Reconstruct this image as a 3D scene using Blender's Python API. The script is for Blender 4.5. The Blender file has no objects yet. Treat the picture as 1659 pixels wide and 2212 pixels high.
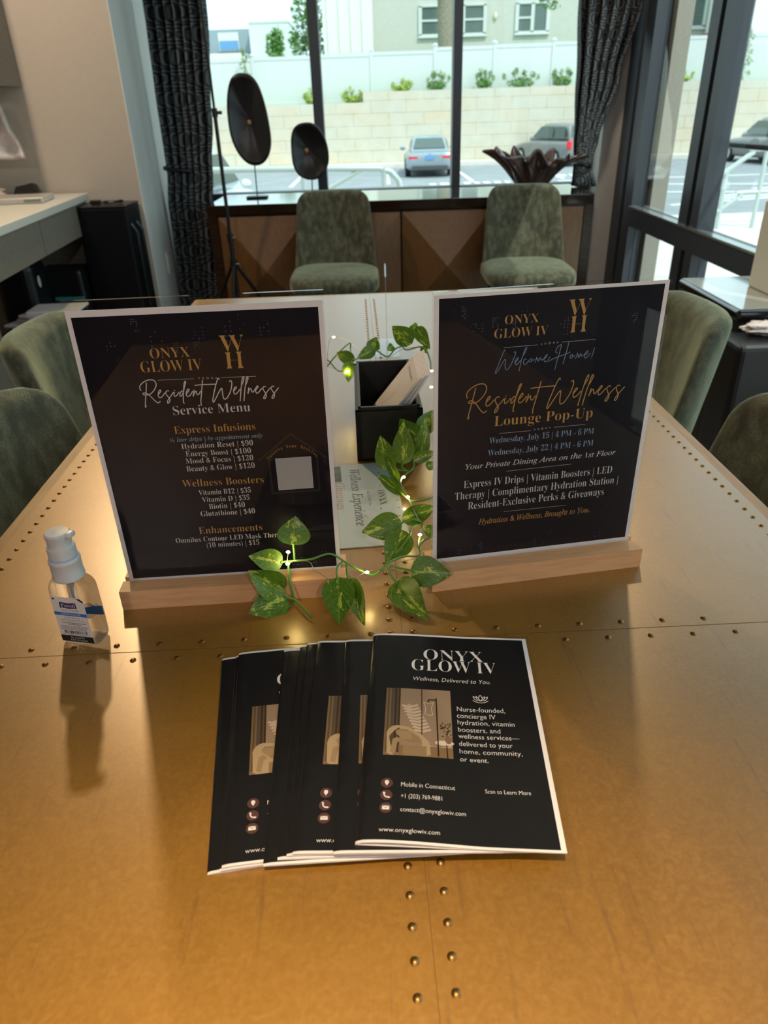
import bpy, bmesh, math, random
from mathutils import Vector, Matrix, noise
PI = math.pi
S = bpy.context.scene
C = S.collection

# ------------------------------------------------------------------ camera
CAM_Z = 1.1838
PITCH, ROLL, FPX = 0.5122, -0.0323, 1548.4
cam = bpy.data.cameras.new('camera')
cam.sensor_fit = 'VERTICAL'; cam.sensor_height = 36.0; cam.lens = 36.0 * FPX / 2212.0
cam.clip_start = 0.01; cam.clip_end = 400
camo = bpy.data.objects.new('camera', cam); C.objects.link(camo)
cp, sp, cr, sr = math.cos(PITCH), math.sin(PITCH), math.cos(ROLL), math.sin(ROLL)
R0, U0, F0 = Vector((1, 0, 0)), Vector((0, sp, cp)), Vector((0, cp, -sp))
Rv, Uv = R0 * cr + U0 * sr, U0 * cr - R0 * sr
camo.matrix_world = Matrix(((Rv.x, Uv.x, -F0.x, 0), (Rv.y, Uv.y, -F0.y, 0), (Rv.z, Uv.z, -F0.z, CAM_Z), (0, 0, 0, 1)))
cam.dof.use_dof = True; cam.dof.focus_distance = 0.70; cam.dof.aperture_fstop = 10.0
S.camera = camo

# ------------------------------------------------------------------ sky, sun, lamps, exposure
w = bpy.data.worlds.new('sky'); S.world = w; w.use_nodes = True
bg = w.node_tree.nodes['Background']
bg.inputs[0].default_value = (0.72, 0.93, 1.0, 1); bg.inputs[1].default_value = 1.75
sun = bpy.data.lights.new('sun', 'SUN'); sun.energy = 3.2; sun.color = (1.0, 0.96, 0.86); sun.angle = 0.01
suno = bpy.data.objects.new('sun', sun); C.objects.link(suno)
suno.rotation_euler = Vector((-0.35, 0.55, -0.85)).to_track_quat('-Z', 'Y').to_euler()
def lamp(name, loc, target, energy, col, size, spread=150):
    l = bpy.data.lights.new(name, 'AREA'); l.shape = 'DISK'; l.size = size; l.energy = energy; l.color = col
    l.spread = math.radians(spread)
    o = bpy.data.objects.new(name, l); C.objects.link(o); o.location = loc
    o.rotation_euler = (Vector(target) - Vector(loc)).to_track_quat('-Z', 'Y').to_euler()
    return o
WARM = (1.0, 0.74, 0.42)
lamp('ceiling_downlight_a', (-1.18, 3.27, 2.72), (-0.5, 1.0, 0.7), 31, WARM, 0.12)
lamp('ceiling_downlight_b', (0.95, 3.25, 2.72), (0.4, 1.0, 0.7), 11, WARM, 0.12)
lamp('ceiling_downlight_c', (-0.02, -0.2, 2.72), (-0.03, -0.14, 0.75), 5.6, WARM, 0.14, 36)
lamp('rear_fill_e', (-1.0, -2.3, 2.72), (-0.2, 0.6, 0.9), 20, (1.0, 0.88, 0.84), 0.3)  # unseen fill lamp added behind the camera for the sign fronts
lamp('rear_fill_f', (0.9, -2.3, 2.72), (0.2, 0.6, 0.9), 20, (1.0, 0.88, 0.84), 0.3)  # second added fill lamp for the sign fronts, also unseen
lamp('ceiling_downlight_d', (-1.75, 3.2, 2.72), (-1.75, 3.9, 1.2), 15, (1.0, 0.78, 0.58), 0.12)
lamp('column_fill_g', (1.2, 3.9, 2.72), (1.45, 4.76, 1.0), 4.5, (1.0, 0.84, 0.68), 0.12, 110)  # unseen lamp added to brighten the column beside the right curtain
for nm, loc, rot, sx, sy in (('window_portal_front', (0.12, 4.99, 1.75), (-PI / 2, 0, 0), 2.5, 2.0), ('window_portal_right', (1.58, 2.2, 1.55), (0, PI / 2, 0), 2.2, 4.4)):
    l = bpy.data.lights.new(nm, 'AREA'); l.shape = 'RECTANGLE'; l.size = sx; l.size_y = sy
    l.cycles.is_portal = True
    o = bpy.data.objects.new(nm, l); C.objects.link(o); o.location = loc; o.rotation_euler = rot
vs = S.view_settings
vs.view_transform = 'Standard'; vs.look = 'None'; vs.exposure = 0.0; vs.gamma = 1.0; vs.use_curve_mapping = False
cy = S.cycles
cy.use_denoising = True; cy.max_bounces = 10; cy.diffuse_bounces = 4; cy.glossy_bounces = 4; cy.transmission_bounces = 10
cy.transparent_max_bounces = 32; cy.sample_clamp_indirect = 6.0; cy.caustics_reflective = False; cy.caustics_refractive = False

# ------------------------------------------------------------------ materials
MATS = {}
def srgb(r, g, b):
    f = lambda c: (c / 255 / 12.92) if c / 255 <= 0.04045 else ((c / 255 + 0.055) / 1.055) ** 2.4
    return (f(r), f(g), f(b), 1)
def mat(name, col, rough=0.5, metal=0.0, spec=0.5, ior=1.5, emis=None, estr=0, coat=0, sheen=0):
    if name in MATS: return MATS[name]
    m = bpy.data.materials.new(name); m.use_nodes = True
    b = m.node_tree.nodes['Principled BSDF']
    b.inputs['Base Color'].default_value = tuple(col[:3]) + (1,)
    b.inputs['Roughness'].default_value = rough; b.inputs['Metallic'].default_value = metal
    b.inputs['Specular IOR Level'].default_value = spec; b.inputs['IOR'].default_value = ior
    if coat: b.inputs['Coat Weight'].default_value = coat; b.inputs['Coat Roughness'].default_value = 0.08
    if sheen: b.inputs['Sheen Weight'].default_value = sheen; b.inputs['Sheen Roughness'].default_value = 0.4
    if emis: b.inputs['Emission Color'].default_value = tuple(emis[:3]) + (1,); b.inputs['Emission Strength'].default_value = estr
    MATS[name] = m; return m
class NT:
    """small node helper"""
    def __init__(s, m): s.t = m.node_tree; s.b = m.node_tree.nodes.get('Principled BSDF')
    def n(s, typ, **kw):
        x = s.t.nodes.new(typ)
        for k, v in kw.items(): setattr(x, k, v)
        return x
    def l(s, a, b): s.t.links.new(a, b)
    def coord(s, kind='Object', scale=(1, 1, 1), rot=(0, 0, 0)):
        tc = s.n('ShaderNodeTexCoord'); mp = s.n('ShaderNodeMapping'); mp.inputs['Scale'].default_value = scale; mp.inputs['Rotation'].default_value = rot
        s.l(tc.outputs[kind], mp.inputs[0]); return mp.outputs[0]
    def noise(s, vec, scale, detail=4, rough=0.55):
        x = s.n('ShaderNodeTexNoise'); x.inputs['Scale'].default_value = scale; x.inputs['Detail'].default_value = detail; x.inputs['Roughness'].default_value = rough
        s.l(vec, x.inputs['Vector']); return x.outputs[0]
    def ramp(s, fac, stops):
        x = s.n('ShaderNodeValToRGB'); e = x.color_ramp.elements
        while len(e) < len(stops): e.new(0.5)
        for i, (p, c) in enumerate(stops): e[i].position = p; e[i].color = tuple(c[:3]) + (1,)
        s.l(fac, x.inputs[0]); return x.outputs[0]
    def mix(s, fac, a, b, blend='MIX'):
        x = s.n('ShaderNodeMix', data_type='RGBA', blend_type=blend)
        if isinstance(fac, (int, float)): x.inputs[0].default_value = fac
        else: s.l(fac, x.inputs[0])
        for i, v in ((6, a), (7, b)):
            if isinstance(v, tuple): x.inputs[i].default_value = tuple(v[:3]) + (1,)
            else: s.l(v, x.inputs[i])
        return x.outputs[2]
    def math(s, op, a, b=None, c=None):
        x = s.n('ShaderNodeMath', operation=op)
        for i, v in enumerate((a, b, c)):
            if v is None: continue
            if isinstance(v, (int, float)): x.inputs[i].default_value = v
            else: s.l(v, x.inputs[i])
        return x.outputs[0]
    def bump(s, h, strength, dist):
        x = s.n('ShaderNodeBump'); x.inputs['Strength'].default_value = strength; x.inputs['Distance'].default_value = dist
        s.l(h, x.inputs['Height']); s.l(x.outputs[0], s.b.inputs['Normal']); return x
def m_table():
    m = mat('aged_bronze_top', (0.3, 0.15, 0.04), 0.27, 0.0, 0.5, 1.85); k = NT(m)
    v = k.coord('Object'); n1 = k.noise(v, 7, 6); n2 = k.noise(v, 330, 5, 0.7); vs_ = k.coord('Object', (1, 0.07, 1)); n3 = k.noise(vs_, 190, 3)
    c = k.ramp(n1, [(0.3, (0.225, 0.098, 0.005)), (0.72, (0.29, 0.135, 0.009))])
    c = k.mix(k.ramp(n2, [(0.42, (0.0,) * 3), (0.66, (0.42,) * 3)]), c, (0.38, 0.195, 0.025))
    c = k.mix(k.ramp(n3, [(0.62, (0,) * 3), (0.76, (0.5,) * 3)]), c, (0.14, 0.06, 0.01))
    k.l(c, k.b.inputs['Base Color'])
    k.b.inputs['Metallic'].default_value = 0.25; k.b.inputs['Coat Weight'].default_value = 0.8; k.b.inputs['Coat Roughness'].default_value = 0.29
    k.l(k.ramp(n2, [(0.3, (0.34,) * 3), (0.7, (0.41,) * 3)]), k.b.inputs['Roughness'])
    k.bump(n2, 0.03, 0.0004); return m
def m_wood(name, c1, c2, rough=0.45, scale=(1, 12, 12), nscale=14, coat=0):
    m = mat(name, c1, rough, coat=coat); k = NT(m)
    n = k.noise(k.coord('Object', scale), nscale, 5, 0.6); k.l(k.ramp(n, [(0.32, c1), (0.68, c2)]), k.b.inputs['Base Color']); k.bump(n, 0.08, 0.001); return m
def m_velvet():
    m = mat('olive_velvet', (0.1, 0.11, 0.07), 0.85, sheen=0.9); k = NT(m)
    k.b.inputs['Sheen Tint'].default_value = (0.62, 0.72, 0.5, 1)
    v = k.coord('Object'); n1 = k.noise(v, 9, 5); n2 = k.noise(v, 420, 2); n3 = k.noise(k.coord('Object', (1, 1, .5)), 38, 4)
    c = k.ramp(n1, [(0.3, (0.028, 0.029, 0.015)), (0.72, (0.07, 0.073, 0.04))])
    c = k.mix(k.ramp(n3, [(0.42, (0,) * 3), (0.62, (0.75,) * 3)]), c, (0.16, 0.165, 0.105))
    c = k.mix(k.ramp(n2, [(0.42, (0,) * 3), (0.62, (0.7,) * 3)]), c, (0.024, 0.026, 0.014)); k.l(c, k.b.inputs['Base Color'])
    k.bump(n2, 0.5, 0.002); return m
def m_clear(name, tint=(1, 1, 1), rough=0.01, ior=1.49, boost=1.0):
    m = bpy.data.materials.new(name); m.use_nodes = True; t = m.node_tree; t.nodes.remove(t.nodes['Principled BSDF'])
    k = NT(m); out = t.nodes['Material Output']
    tr = k.n('ShaderNodeBsdfTransparent'); tr.inputs[0].default_value = tuple(tint) + (1,)
    gl = k.n('ShaderNodeBsdfGlossy'); gl.inputs['Roughness'].default_value = rough
    fr = k.n('ShaderNodeFresnel'); fr.inputs[0].default_value = ior; ge = k.n('ShaderNodeNewGeometry'); front = k.math('SUBTRACT', 1.0, ge.outputs['Backfacing'])
    mx = k.n('ShaderNodeMixShader'); k.l(k.math('MULTIPLY', k.math('MULTIPLY', fr.outputs[0], boost), front), mx.inputs[0]); k.l(tr.outputs[0], mx.inputs[1]); k.l(gl.outputs[0], mx.inputs[2]); k.l(mx.outputs[0], out.inputs[0])
    MATS[name] = m; return m
def m_glass(name, tint, ior, rough=0.0):
    m = mat(name, tint, rough, ior=ior); m.node_tree.nodes['Principled BSDF'].inputs['Transmission Weight'].default_value = 1.0; return m
def m_leaf():
    m = mat('variegated_leaf', (0.08, 0.2, 0.02), 0.38); k = NT(m)
    tc = k.n('ShaderNodeTexCoord'); sx = k.n('ShaderNodeSeparateXYZ'); k.l(tc.outputs['UV'], sx.inputs[0])
    oi = k.n('ShaderNodeObjectInfo'); add = k.n('ShaderNodeVectorMath', operation='ADD'); k.l(tc.outputs['UV'], add.inputs[0])
    sc = k.n('ShaderNodeVectorMath', operation='SCALE'); sc.inputs[0].default_value = (37, 19, 11); k.l(oi.outputs['Random'], sc.inputs['Scale']); k.l(sc.outputs[0], add.inputs[1])
    n = k.noise(add.outputs[0], 3.4, 5, 0.65); n2 = k.noise(add.outputs[0], 14, 3)
    ax = k.math('ABSOLUTE', sx.outputs[0])
    splash = k.math('SUBTRACT', k.math('ADD', n, k.math('MULTIPLY', n2, 0.12)), k.math('MULTIPLY', ax, 0.22))
    green = k.ramp(n2, [(0.3, (0.05, 0.12, 0.006)), (0.7, (0.11, 0.225, 0.012))])
    mid = k.math('LESS_THAN', ax, 0.022)
    vein = k.math('LESS_THAN', k.math('ABSOLUTE', k.math('SUBTRACT', k.math('FRACT', k.math('MULTIPLY', k.math('SUBTRACT', sx.outputs[1], k.math('MULTIPLY', ax, 0.42)), 4.2)), 0.5)), 0.03)
    c = k.mix(k.math('MULTIPLY', vein, 0.45), green, (0.2, 0.36, 0.05))
    c = k.mix(k.ramp(splash, [(0.565, (0,) * 3), (0.59, (1,) * 3)]), c, (0.43, 0.52, 0.05))
    c = k.mix(k.math('MULTIPLY', mid, 0.7), c, (0.24, 0.4, 0.07)); k.l(c, k.b.inputs['Base Color'])
    k.b.inputs['Subsurface Weight'].default_value = 0.0
    tl = k.n('ShaderNodeBsdfTranslucent'); k.l(c, tl.inputs[0]); mx = k.n('ShaderNodeMixShader'); mx.inputs[0].default_value = 0.28
    out = m.node_tree.nodes['Material Output']; k.l(k.b.outputs[0], mx.inputs[1]); k.l(tl.outputs[0], mx.inputs[2]); k.l(mx.outputs[0], out.inputs[0]); return m
def m_curtain():
    m = mat('woven_dark_curtain', (0.01, 0.012, 0.014), 0.6); k = NT(m)
    tc = k.n('ShaderNodeTexCoord'); sx = k.n('ShaderNodeSeparateXYZ'); k.l(tc.outputs['UV'], sx.inputs[0])
    fu = k.math('SUBTRACT', k.math('FRACT', k.math('MULTIPLY', sx.outputs[0], 1.0)), 0.5)
    row = k.math('MULTIPLY', k.math('FLOOR', sx.outputs[1]), 0.5)
    fu = k.math('SUBTRACT', k.math('FRACT', k.math('ADD', sx.outputs[0], row)), 0.5)
    fv = k.math('SUBTRACT', k.math('FRACT', sx.outputs[1]), 0.5)
    d = k.math('POWER', k.math('ADD', k.math('POWER', k.math('ABSOLUTE', fu), 4), k.math('POWER', k.math('ABSOLUTE', fv), 4)), 0.25)
    ring = k.math('GREATER_THAN', k.math('SINE', k.math('MULTIPLY', d, 38.0)), 0.1)
    nz = k.noise(k.coord('UV', (1, 1, 1)), 60, 2)
    c = k.mix(k.math('MULTIPLY', ring, k.math('ADD', k.math('MULTIPLY', nz, 0.8), 0.35)), (0.007, 0.009, 0.013), (0.12, 0.135, 0.14)); k.l(c, k.b.inputs['Base Color'])
    tl = k.n('ShaderNodeBsdfTranslucent'); tl.inputs[0].default_value = (0.5, 0.6, 0.65, 1); mx = k.n('ShaderNodeMixShader')
    k.l(k.math('MULTIPLY', ring, 0.10), mx.inputs[0])
    out = m.node_tree.nodes['Material Output']; k.l(k.b.outputs[0], mx.inputs[1]); k.l(tl.outputs[0], mx.inputs[2]); k.l(mx.outputs[0], out.inputs[0]); return m
def m_noisy(name, c1, c2, scale, rough=0.7, bump=0.0, dist=0.005, spec=0.5):
    m = mat(name, c1, rough, spec=spec); k = NT(m); n = k.noise(k.coord('Object'), scale, 5); k.l(k.ramp(n, [(0.35, c1), (0.65, c2)]), k.b.inputs['Base Color'])
    if bump: k.bump(n, bump, dist)
    return m
def m_blocks():
    m = mat('split_face_block', (0.6, 0.55, 0.42), 0.9); k = NT(m)
    tc = k.n('ShaderNodeTexCoord'); mp = k.n('ShaderNodeMapping'); mp.inputs['Rotation'].default_value = (PI / 2, 0, 0); k.l(tc.outputs['Object'], mp.inputs[0])
    br = k.n('ShaderNodeTexBrick'); k.l(mp.outputs[0], br.inputs[0])
    br.inputs['Scale'].default_value = 1.0; br.inputs['Brick Width'].default_value = 1.62; br.inputs['Row Height'].default_value = 0.508; br.inputs['Mortar Size'].default_value = 0.022; br.inputs['Mortar Smooth'].default_value = 0.6
    br.inputs['Color1'].default_value = (0.55, 0.52, 0.42, 1); br.inputs['Color2'].default_value = (0.66, 0.5, 0.33, 1); br.inputs['Mortar'].default_value = (0.4, 0.34, 0.22, 1); br.inputs['Bias'].default_value = -0.45
    n = k.noise(k.coord('Object'), 2.5, 6); c = k.mix(k.ramp(n, [(0.3, (0,) * 3), (0.75, (0.6,) * 3)]), br.outputs[0], (0.62, 0.62, 0.55)); k.l(c, k.b.inputs['Base Color']); k.bump(br.outputs[1], -0.6, 0.05); return m

TABLE = m_table(); VELVET = m_velvet(); LEAF = m_leaf(); CURTAIN = m_curtain(); BLOCKS = m_blocks()
BEECH = m_wood('beech', (0.62, 0.33, 0.155), (0.74, 0.42, 0.21), 0.5, (1.5, 14, 14), 18)
EDGEW = m_wood('table_edge_wood', (0.3, 0.16, 0.06), (0.42, 0.25, 0.1), 0.4, (10, 1, 10), 10)
DARKW = m_wood('espresso_wood', (0.016, 0.007, 0.004), (0.034, 0.015, 0.008), 0.22, (1, 12, 12), 8)
DOORW = m_wood('bronze_veneer', (0.12, 0.055, 0.017), (0.165, 0.08, 0.025), 0.42, (10, 10, 1.2), 9)
BLACKW = m_wood('black_stained_wood', (0.004, 0.004, 0.004), (0.009, 0.008, 0.007), 0.5, (1, 1, 10), 30)
GREYW = m_wood('grey_oak_laminate', (0.16, 0.14, 0.11), (0.23, 0.205, 0.165), 0.5, (1.5, 14, 14), 6)
PAPER = mat('white_paper', (0.74, 0.69, 0.69), 0.65)
INK = mat('black_ink', (0.0062, 0.0052, 0.0095), 0.5, spec=0.15)
COVER = m_noisy('glossy_black_cover', (0.0085, 0.008, 0.009), (0.0125, 0.012, 0.0125), 500, 0.2, 0.05, 0.0006)
GOLD = mat('gold_print', (0.42, 0.23, 0.055), 0.5); WHITE_INK = mat('white_print', (0.55, 0.52, 0.5), 0.6); BLUE_INK = mat('pale_blue_print', (0.2, 0.29, 0.42), 0.6)
FAINT = mat('grey_dot_print', (0.085, 0.085, 0.105), 0.6); SHADE_INK = mat('deep_black_print', (0.0025, 0.002, 0.003), 0.5)
ACRYL = m_clear('clear_acrylic', (0.985, 0.99, 0.985), 0.01, 1.36); PANE = m_clear('window_glass', (0.955, 0.985, 0.978), 0.0, 1.5)
BRASS = mat('brass_tack', (0.27, 0.15, 0.05), 0.38, 1.0); BLACK = mat('black_plastic', (0.006, 0.006, 0.007), 0.4); BLACKM = mat('black_metal', (0.007, 0.008, 0.009), 0.42, 0.3)
FRAME = mat('charcoal_frame', (0.038, 0.046, 0.06), 0.4); CHROME = mat('chrome', (0.7, 0.7, 0.7), 0.15, 1.0)
WALL = m_noisy('beige_wall_paint', (0.5, 0.44, 0.37), (0.52, 0.46, 0.39), 30, 0.8); WALLW = m_noisy('pale_wall_paint', (0.55, 0.53, 0.48), (0.57, 0.55, 0.5), 30, 0.75)
FLOORM = m_wood('dark_floor', (0.05, 0.035, 0.022), (0.08, 0.055, 0.035), 0.4, (8, 1, 1), 6); CEIL = mat('ceiling_paint', (0.4, 0.38, 0.36), 0.9)
CONC = m_noisy('pale_concrete', (0.62, 0.6, 0.54), (0.7, 0.68, 0.62), 3, 0.9); ASPH = m_noisy('grey_asphalt', (0.26, 0.29, 0.31), (0.31, 0.34, 0.36), 1.3, 0.9)
LINE = mat('road_paint', (0.85, 0.86, 0.84), 0.8); VINYL = mat('white_vinyl', (0.6, 0.64, 0.63), 0.5); GALV = mat('galvanised_pipe', (0.5, 0.58, 0.57), 0.4, 0.2)
STONE = mat('cast_metal_bowl', (0.11, 0.075, 0.065), 0.26, 0.6); DISC = mat('black_shell', (0.0065, 0.0065, 0.0075), 0.32); PEARL = mat('amber_bead', (0.35, 0.2, 0.08), 0.4)
STEM = mat('vine_stem', (0.07, 0.2, 0.025), 0.45); WIRE = mat('copper_wire', (0.42, 0.36, 0.28), 0.35, 0.8); GLOW = mat('warm_led', (1, 0.9, 0.5), 0.4, emis=(1.0, 0.78, 0.3), estr=160)
FROST = mat('frosted_plastic', (0.7, 0.72, 0.72), 0.35); NODE = NT(FROST); FROST.node_tree.nodes['Principled BSDF'].inputs['Transmission Weight'].default_value = 0.25
GEL = m_glass('clear_bottle_gel', (0.97, 0.99, 1.0), 1.3); k = NT(GEL); tr_ = k.n('ShaderNodeBsdfTransparent'); mx_ = k.n('ShaderNodeMixShader'); mx_.inputs[0].default_value = 0.45; k.l(k.b.outputs[0], mx_.inputs[1]); k.l(tr_.outputs[0], mx_.inputs[2]); k.l(mx_.outputs[0], GEL.node_tree.nodes['Material Output'].inputs[0]); CARW = mat('car_white', (0.7, 0.76, 0.78), 0.25, coat=0.5); CARS = mat('car_silver_blue', (0.3, 0.37, 0.41), 0.25, 0.2, coat=0.5); CARG = mat('car_grey', (0.2, 0.21, 0.2), 0.3, coat=0.4)
CARGL = mat('car_glass', (0.09, 0.13, 0.12), 0.08); RED = mat('tail_lamp_red', (0.75, 0.02, 0.04), 0.3); TYRE = mat('tyre', (0.012, 0.012, 0.012), 0.7)
SIDING = m_noisy('pale_siding', (0.52, 0.52, 0.48), (0.55, 0.55, 0.51), 4, 0.8); SIDINGW = mat('white_siding', (0.78, 0.78, 0.74), 0.8); FOLI = m_noisy('foliage_green', (0.08, 0.22, 0.05), (0.2, 0.36, 0.1), 3, 0.7); FOLY = m_noisy('foliage_lime', (0.3, 0.42, 0.05), (0.42, 0.54, 0.1), 6, 0.7); BARK = m_noisy('bark', (0.2, 0.18, 0.13), (0.32, 0.29, 0.22), 12, 0.9)
CREAM = mat('white_laminate', (0.66, 0.66, 0.6), 0.35); CLOTH = m_noisy('white_cloth', (0.55, 0.5, 0.49), (0.68, 0.63, 0.62), 25, 0.9, 0.3, 0.01)

# ------------------------------------------------------------------ mesh helpers
class MB:
    def __init__(s): s.v = []; s.f = []; s.uv = None
    def add(s, vs_, fs):
        o = len(s.v); s.v += [tuple(p) for p in vs_]; s.f += [tuple(i + o for i in f) for f in fs]; return s
    def box(s, c, d, rz=0, M=None):
        x, y, z = d[0] / 2, d[1] / 2, d[2] / 2; cs, sn = math.cos(rz), math.sin(rz); vs_ = []
        for sx in (-x, x):
            for sy in (-y, y):
                for sz in (-z, z):
                    p = Vector((c[0] + sx * cs - sy * sn, c[1] + sx * sn + sy * cs, c[2] + sz)); vs_.append(M @ p if M else p)
        return s.add(vs_, [(0, 1, 3, 2), (4, 6, 7, 5), (0, 4, 5, 1), (2, 3, 7, 6), (0, 2, 6, 4), (1, 5, 7, 3)])
    def b2(s, lo, hi): return s.box([(a + b) / 2 for a, b in zip(lo, hi)], [b - a for a, b in zip(lo, hi)])
    def rbox(s, c, d, r, seg=3, M=None):
        """box with rounded edges"""
        bm = bmesh.new(); bmesh.ops.create_cube(bm, size=1)
        for v in bm.verts: v.co = Vector((v.co.x * d[0], v.co.y * d[1], v.co.z * d[2]))
        bmesh.ops.bevel(bm, geom=list(bm.edges), offset=r, segments=seg, profile=0.5, affect='EDGES')
        for v in bm.verts: v.co = v.co + Vector(c)
        if M:
            for v in bm.verts: v.co = M @ v.co
        bm.verts.index_update(); s.add([v.co[:] for v in bm.verts], [[v.index for v in f.verts] for f in bm.faces]); bm.free(); return s
    def tube(s, pts, r, n=8, cap=True):
        P = [Vector(p) for p in pts]; rr = r if isinstance(r, (list, tuple)) else [r] * len(P); rings = []; up = None
        for i, p in enumerate(P):
            t = (P[min(i + 1, len(P) - 1)] - P[max(i - 1, 0)]); t = t.normalized() if t.length > 1e-9 else Vector((0, 0, 1))
            if up is None: up = Vector((0, 0, 1)) if abs(t.z) < 0.9 else Vector((1, 0, 0))
            a = t.cross(up)
            if a.length < 1e-6: a = t.cross(Vector((0, 1, 0.1)))
            a.normalize(); b = t.cross(a).normalized(); up = -b if (-b).dot(up) > 0 else b
            rings.append([p + (a * math.cos(2 * PI * k / n) + b * math.sin(2 * PI * k / n)) * rr[i] for k in range(n)])
        vs_ = [q for rg in rings for q in rg]; fs = []
        for i in range(len(P) - 1):
            for k in range(n): fs.append((i * n + k, i * n + (k + 1) % n, (i + 1) * n + (k + 1) % n, (i + 1) * n + k))
        if cap: fs += [tuple(range(n))[::-1], tuple((len(P) - 1) * n + k for k in range(n))]
        return s.add(vs_, fs)
    def lathe(s, prof, c=(0, 0, 0), n=24, sx=1, sy=1):
        vs_ = []; fs = []
        for r, z in prof:
            for k in range(n): vs_.append((c[0] + r * sx * math.cos(2 * PI * k / n), c[1] + r * sy * math.sin(2 * PI * k / n), c[2] + z))
        for i in range(len(prof) - 1):
            for k in range(n): fs.append((i * n + k, i * n + (k + 1) % n, (i + 1) * n + (k + 1) % n, (i + 1) * n + k))
        fs += [tuple(range(n))[::-1], tuple((len(prof) - 1) * n + k for k in range(n))]
        return s.add(vs_, fs)
    def ell(s, c, r, n=12, m=8):
        prof = [(max(1e-4, math.sin(PI * i / m)), -math.cos(PI * i / m)) for i in range(m + 1)]; vs_ = []; fs = []
        for a, z in prof:
            for k in range(n): vs_.append((c[0] + r[0] * a * math.cos(2 * PI * k / n), c[1] + r[1] * a * math.sin(2 * PI * k / n), c[2] + r[2] * z))
        for i in range(m):
            for k in range(n): fs.append((i * n + k, i * n + (k + 1) % n, (i + 1) * n + (k + 1) % n, (i + 1) * n + k))
        return s.add(vs_, fs)
    def prism(s, poly, a, b, f):
        """polygon extruded between parameters a and b; f(u, v, w) gives the point"""
        n = len(poly); vs_ = [f(u, v, a) for u, v in poly] + [f(u, v, b) for u, v in poly]
        return s.add(vs_, [tuple(range(n))[::-1], tuple(range(n, 2 * n))] + [(i, (i + 1) % n, n + (i + 1) % n, n + i) for i in range(n)])
    def grid(s, nu, nv, f, close=False):
        vs_ = [f(i / nu, j / nv) for j in range(nv + 1) for i in range(nu + 1)]
        return s.add(vs_, [(j * (nu + 1) + i, j * (nu + 1) + i + 1, (j + 1) * (nu + 1) + i + 1, (j + 1) * (nu + 1) + i) for j in range(nv) for i in range(nu)])
    def build(s, name, m, parent=None, smooth=False, fix=True):
        me = bpy.data.meshes.new(name); me.from_pydata(s.v, [], s.f); me.materials.append(m)
        if fix:
            bm = bmesh.new(); bm.from_mesh(me)
            if smooth and not s.uv: bmesh.ops.remove_doubles(bm, verts=bm.verts, dist=2e-6)
            bmesh.ops.recalc_face_normals(bm, faces=bm.faces); bm.to_mesh(me); bm.free()
        if s.uv:
            uvl = me.uv_layers.new(name='UVMap')
            for lp in me.loops: uvl.data[lp.index].uv = s.uv[lp.vertex_index]
        if smooth:
            for p in me.polygons: p.use_smooth = True
            if smooth != 'all': me.set_sharp_from_angle(angle=math.radians(38))
        o = bpy.data.objects.new(name, me); C.objects.link(o)
        if parent is not None: o.parent = parent
        return o
def tag(o, label, cat, group=None, kind=None):
    o['label'] = label; o['category'] = cat
    if group: o['group'] = group
    if kind: o['kind'] = kind
    return o
def thing(name, label, cat, loc=(0, 0, 0), rz=0, group=None, kind=None):
    o = bpy.data.objects.new(name, None); C.objects.link(o); o.location = loc; o.rotation_euler = (0, 0, rz); o.empty_display_size = 0.05
    return tag(o, label, cat, group, kind)
def struct(o, label=None, cat=None):
    o['kind'] = 'structure'
    if label: o['label'] = label; o['category'] = cat
    return o
def dup(root, label, loc=None, rz=None):
    r = root.copy(); C.objects.link(r)
    if loc is not None: r.location = loc
    if rz is not None: r.rotation_euler = (0, 0, rz)
    r['label'] = label
    for ch in list(root.children):
        c = ch.copy(); C.objects.link(c); c.parent = r
        for g in list(ch.children):
            d = g.copy(); C.objects.link(d); d.parent = c
    return r
def crom(pts, k=6):
    """smooth curve through points"""
    P = [Vector(p) for p in pts]
    if len(P) < 3: return P
    P = [P[0] * 2 - P[1]] + P + [P[-1] * 2 - P[-2]]; out = []
    for i in range(1, len(P) - 2):
        p0, p1, p2, p3 = P[i - 1:i + 3]
        for j in range(k):
            t = j / k; out.append(0.5 * ((2 * p1) + (p2 - p0) * t + (2 * p0 - 5 * p1 + 4 * p2 - p3) * t * t + (3 * p1 - p0 - 3 * p2 + p3) * t ** 3))
    return out + [P[-2]]

# ------------------------------------------------------------------ lettering
def styl(s, kind):
    if kind in 'NO': return s
    r = ''
    for ch in s:
        o = ord(ch)
        if kind == 'I':
            if 65 <= o <= 90: ch = chr(0x1D434 + o - 65)
            elif ch == 'h': ch = '\u210e'
            elif 97 <= o <= 122: ch = chr(0x1D44E + o - 97)
        else:
            if 65 <= o <= 90: ch = chr(0x1D400 + o - 65)
            elif 97 <= o <= 122: ch = chr(0x1D41A + o - 97)
            elif 48 <= o <= 57: ch = chr(0x1D7CE + o - 48)
        r += ch
    return r
def raw_text(s, kind):
    c = bpy.data.curves.new('lettering', 'FONT'); c.body = styl(s, kind); c.size = 1; c.resolution_u = 3
    c.offset = -0.0128 if kind == 'S' else -0.0145 if kind in 'SU' else (0.004 if kind == 'I' else -0.008); c.shear = 0.22 if kind == 'O' else 0
    o = bpy.data.objects.new('lettering', c); C.objects.link(o); bpy.context.view_layer.update()
    me = bpy.data.meshes.new_from_object(o.evaluated_get(bpy.context.evaluated_depsgraph_get()))
    v = [(p.co.x, p.co.y) for p in me.vertices]; f = [tuple(p.vertices) for p in me.polygons]
    C.objects.unlink(o); bpy.data.objects.remove(o); bpy.data.curves.remove(c); bpy.data.meshes.remove(me); return v, f
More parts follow.
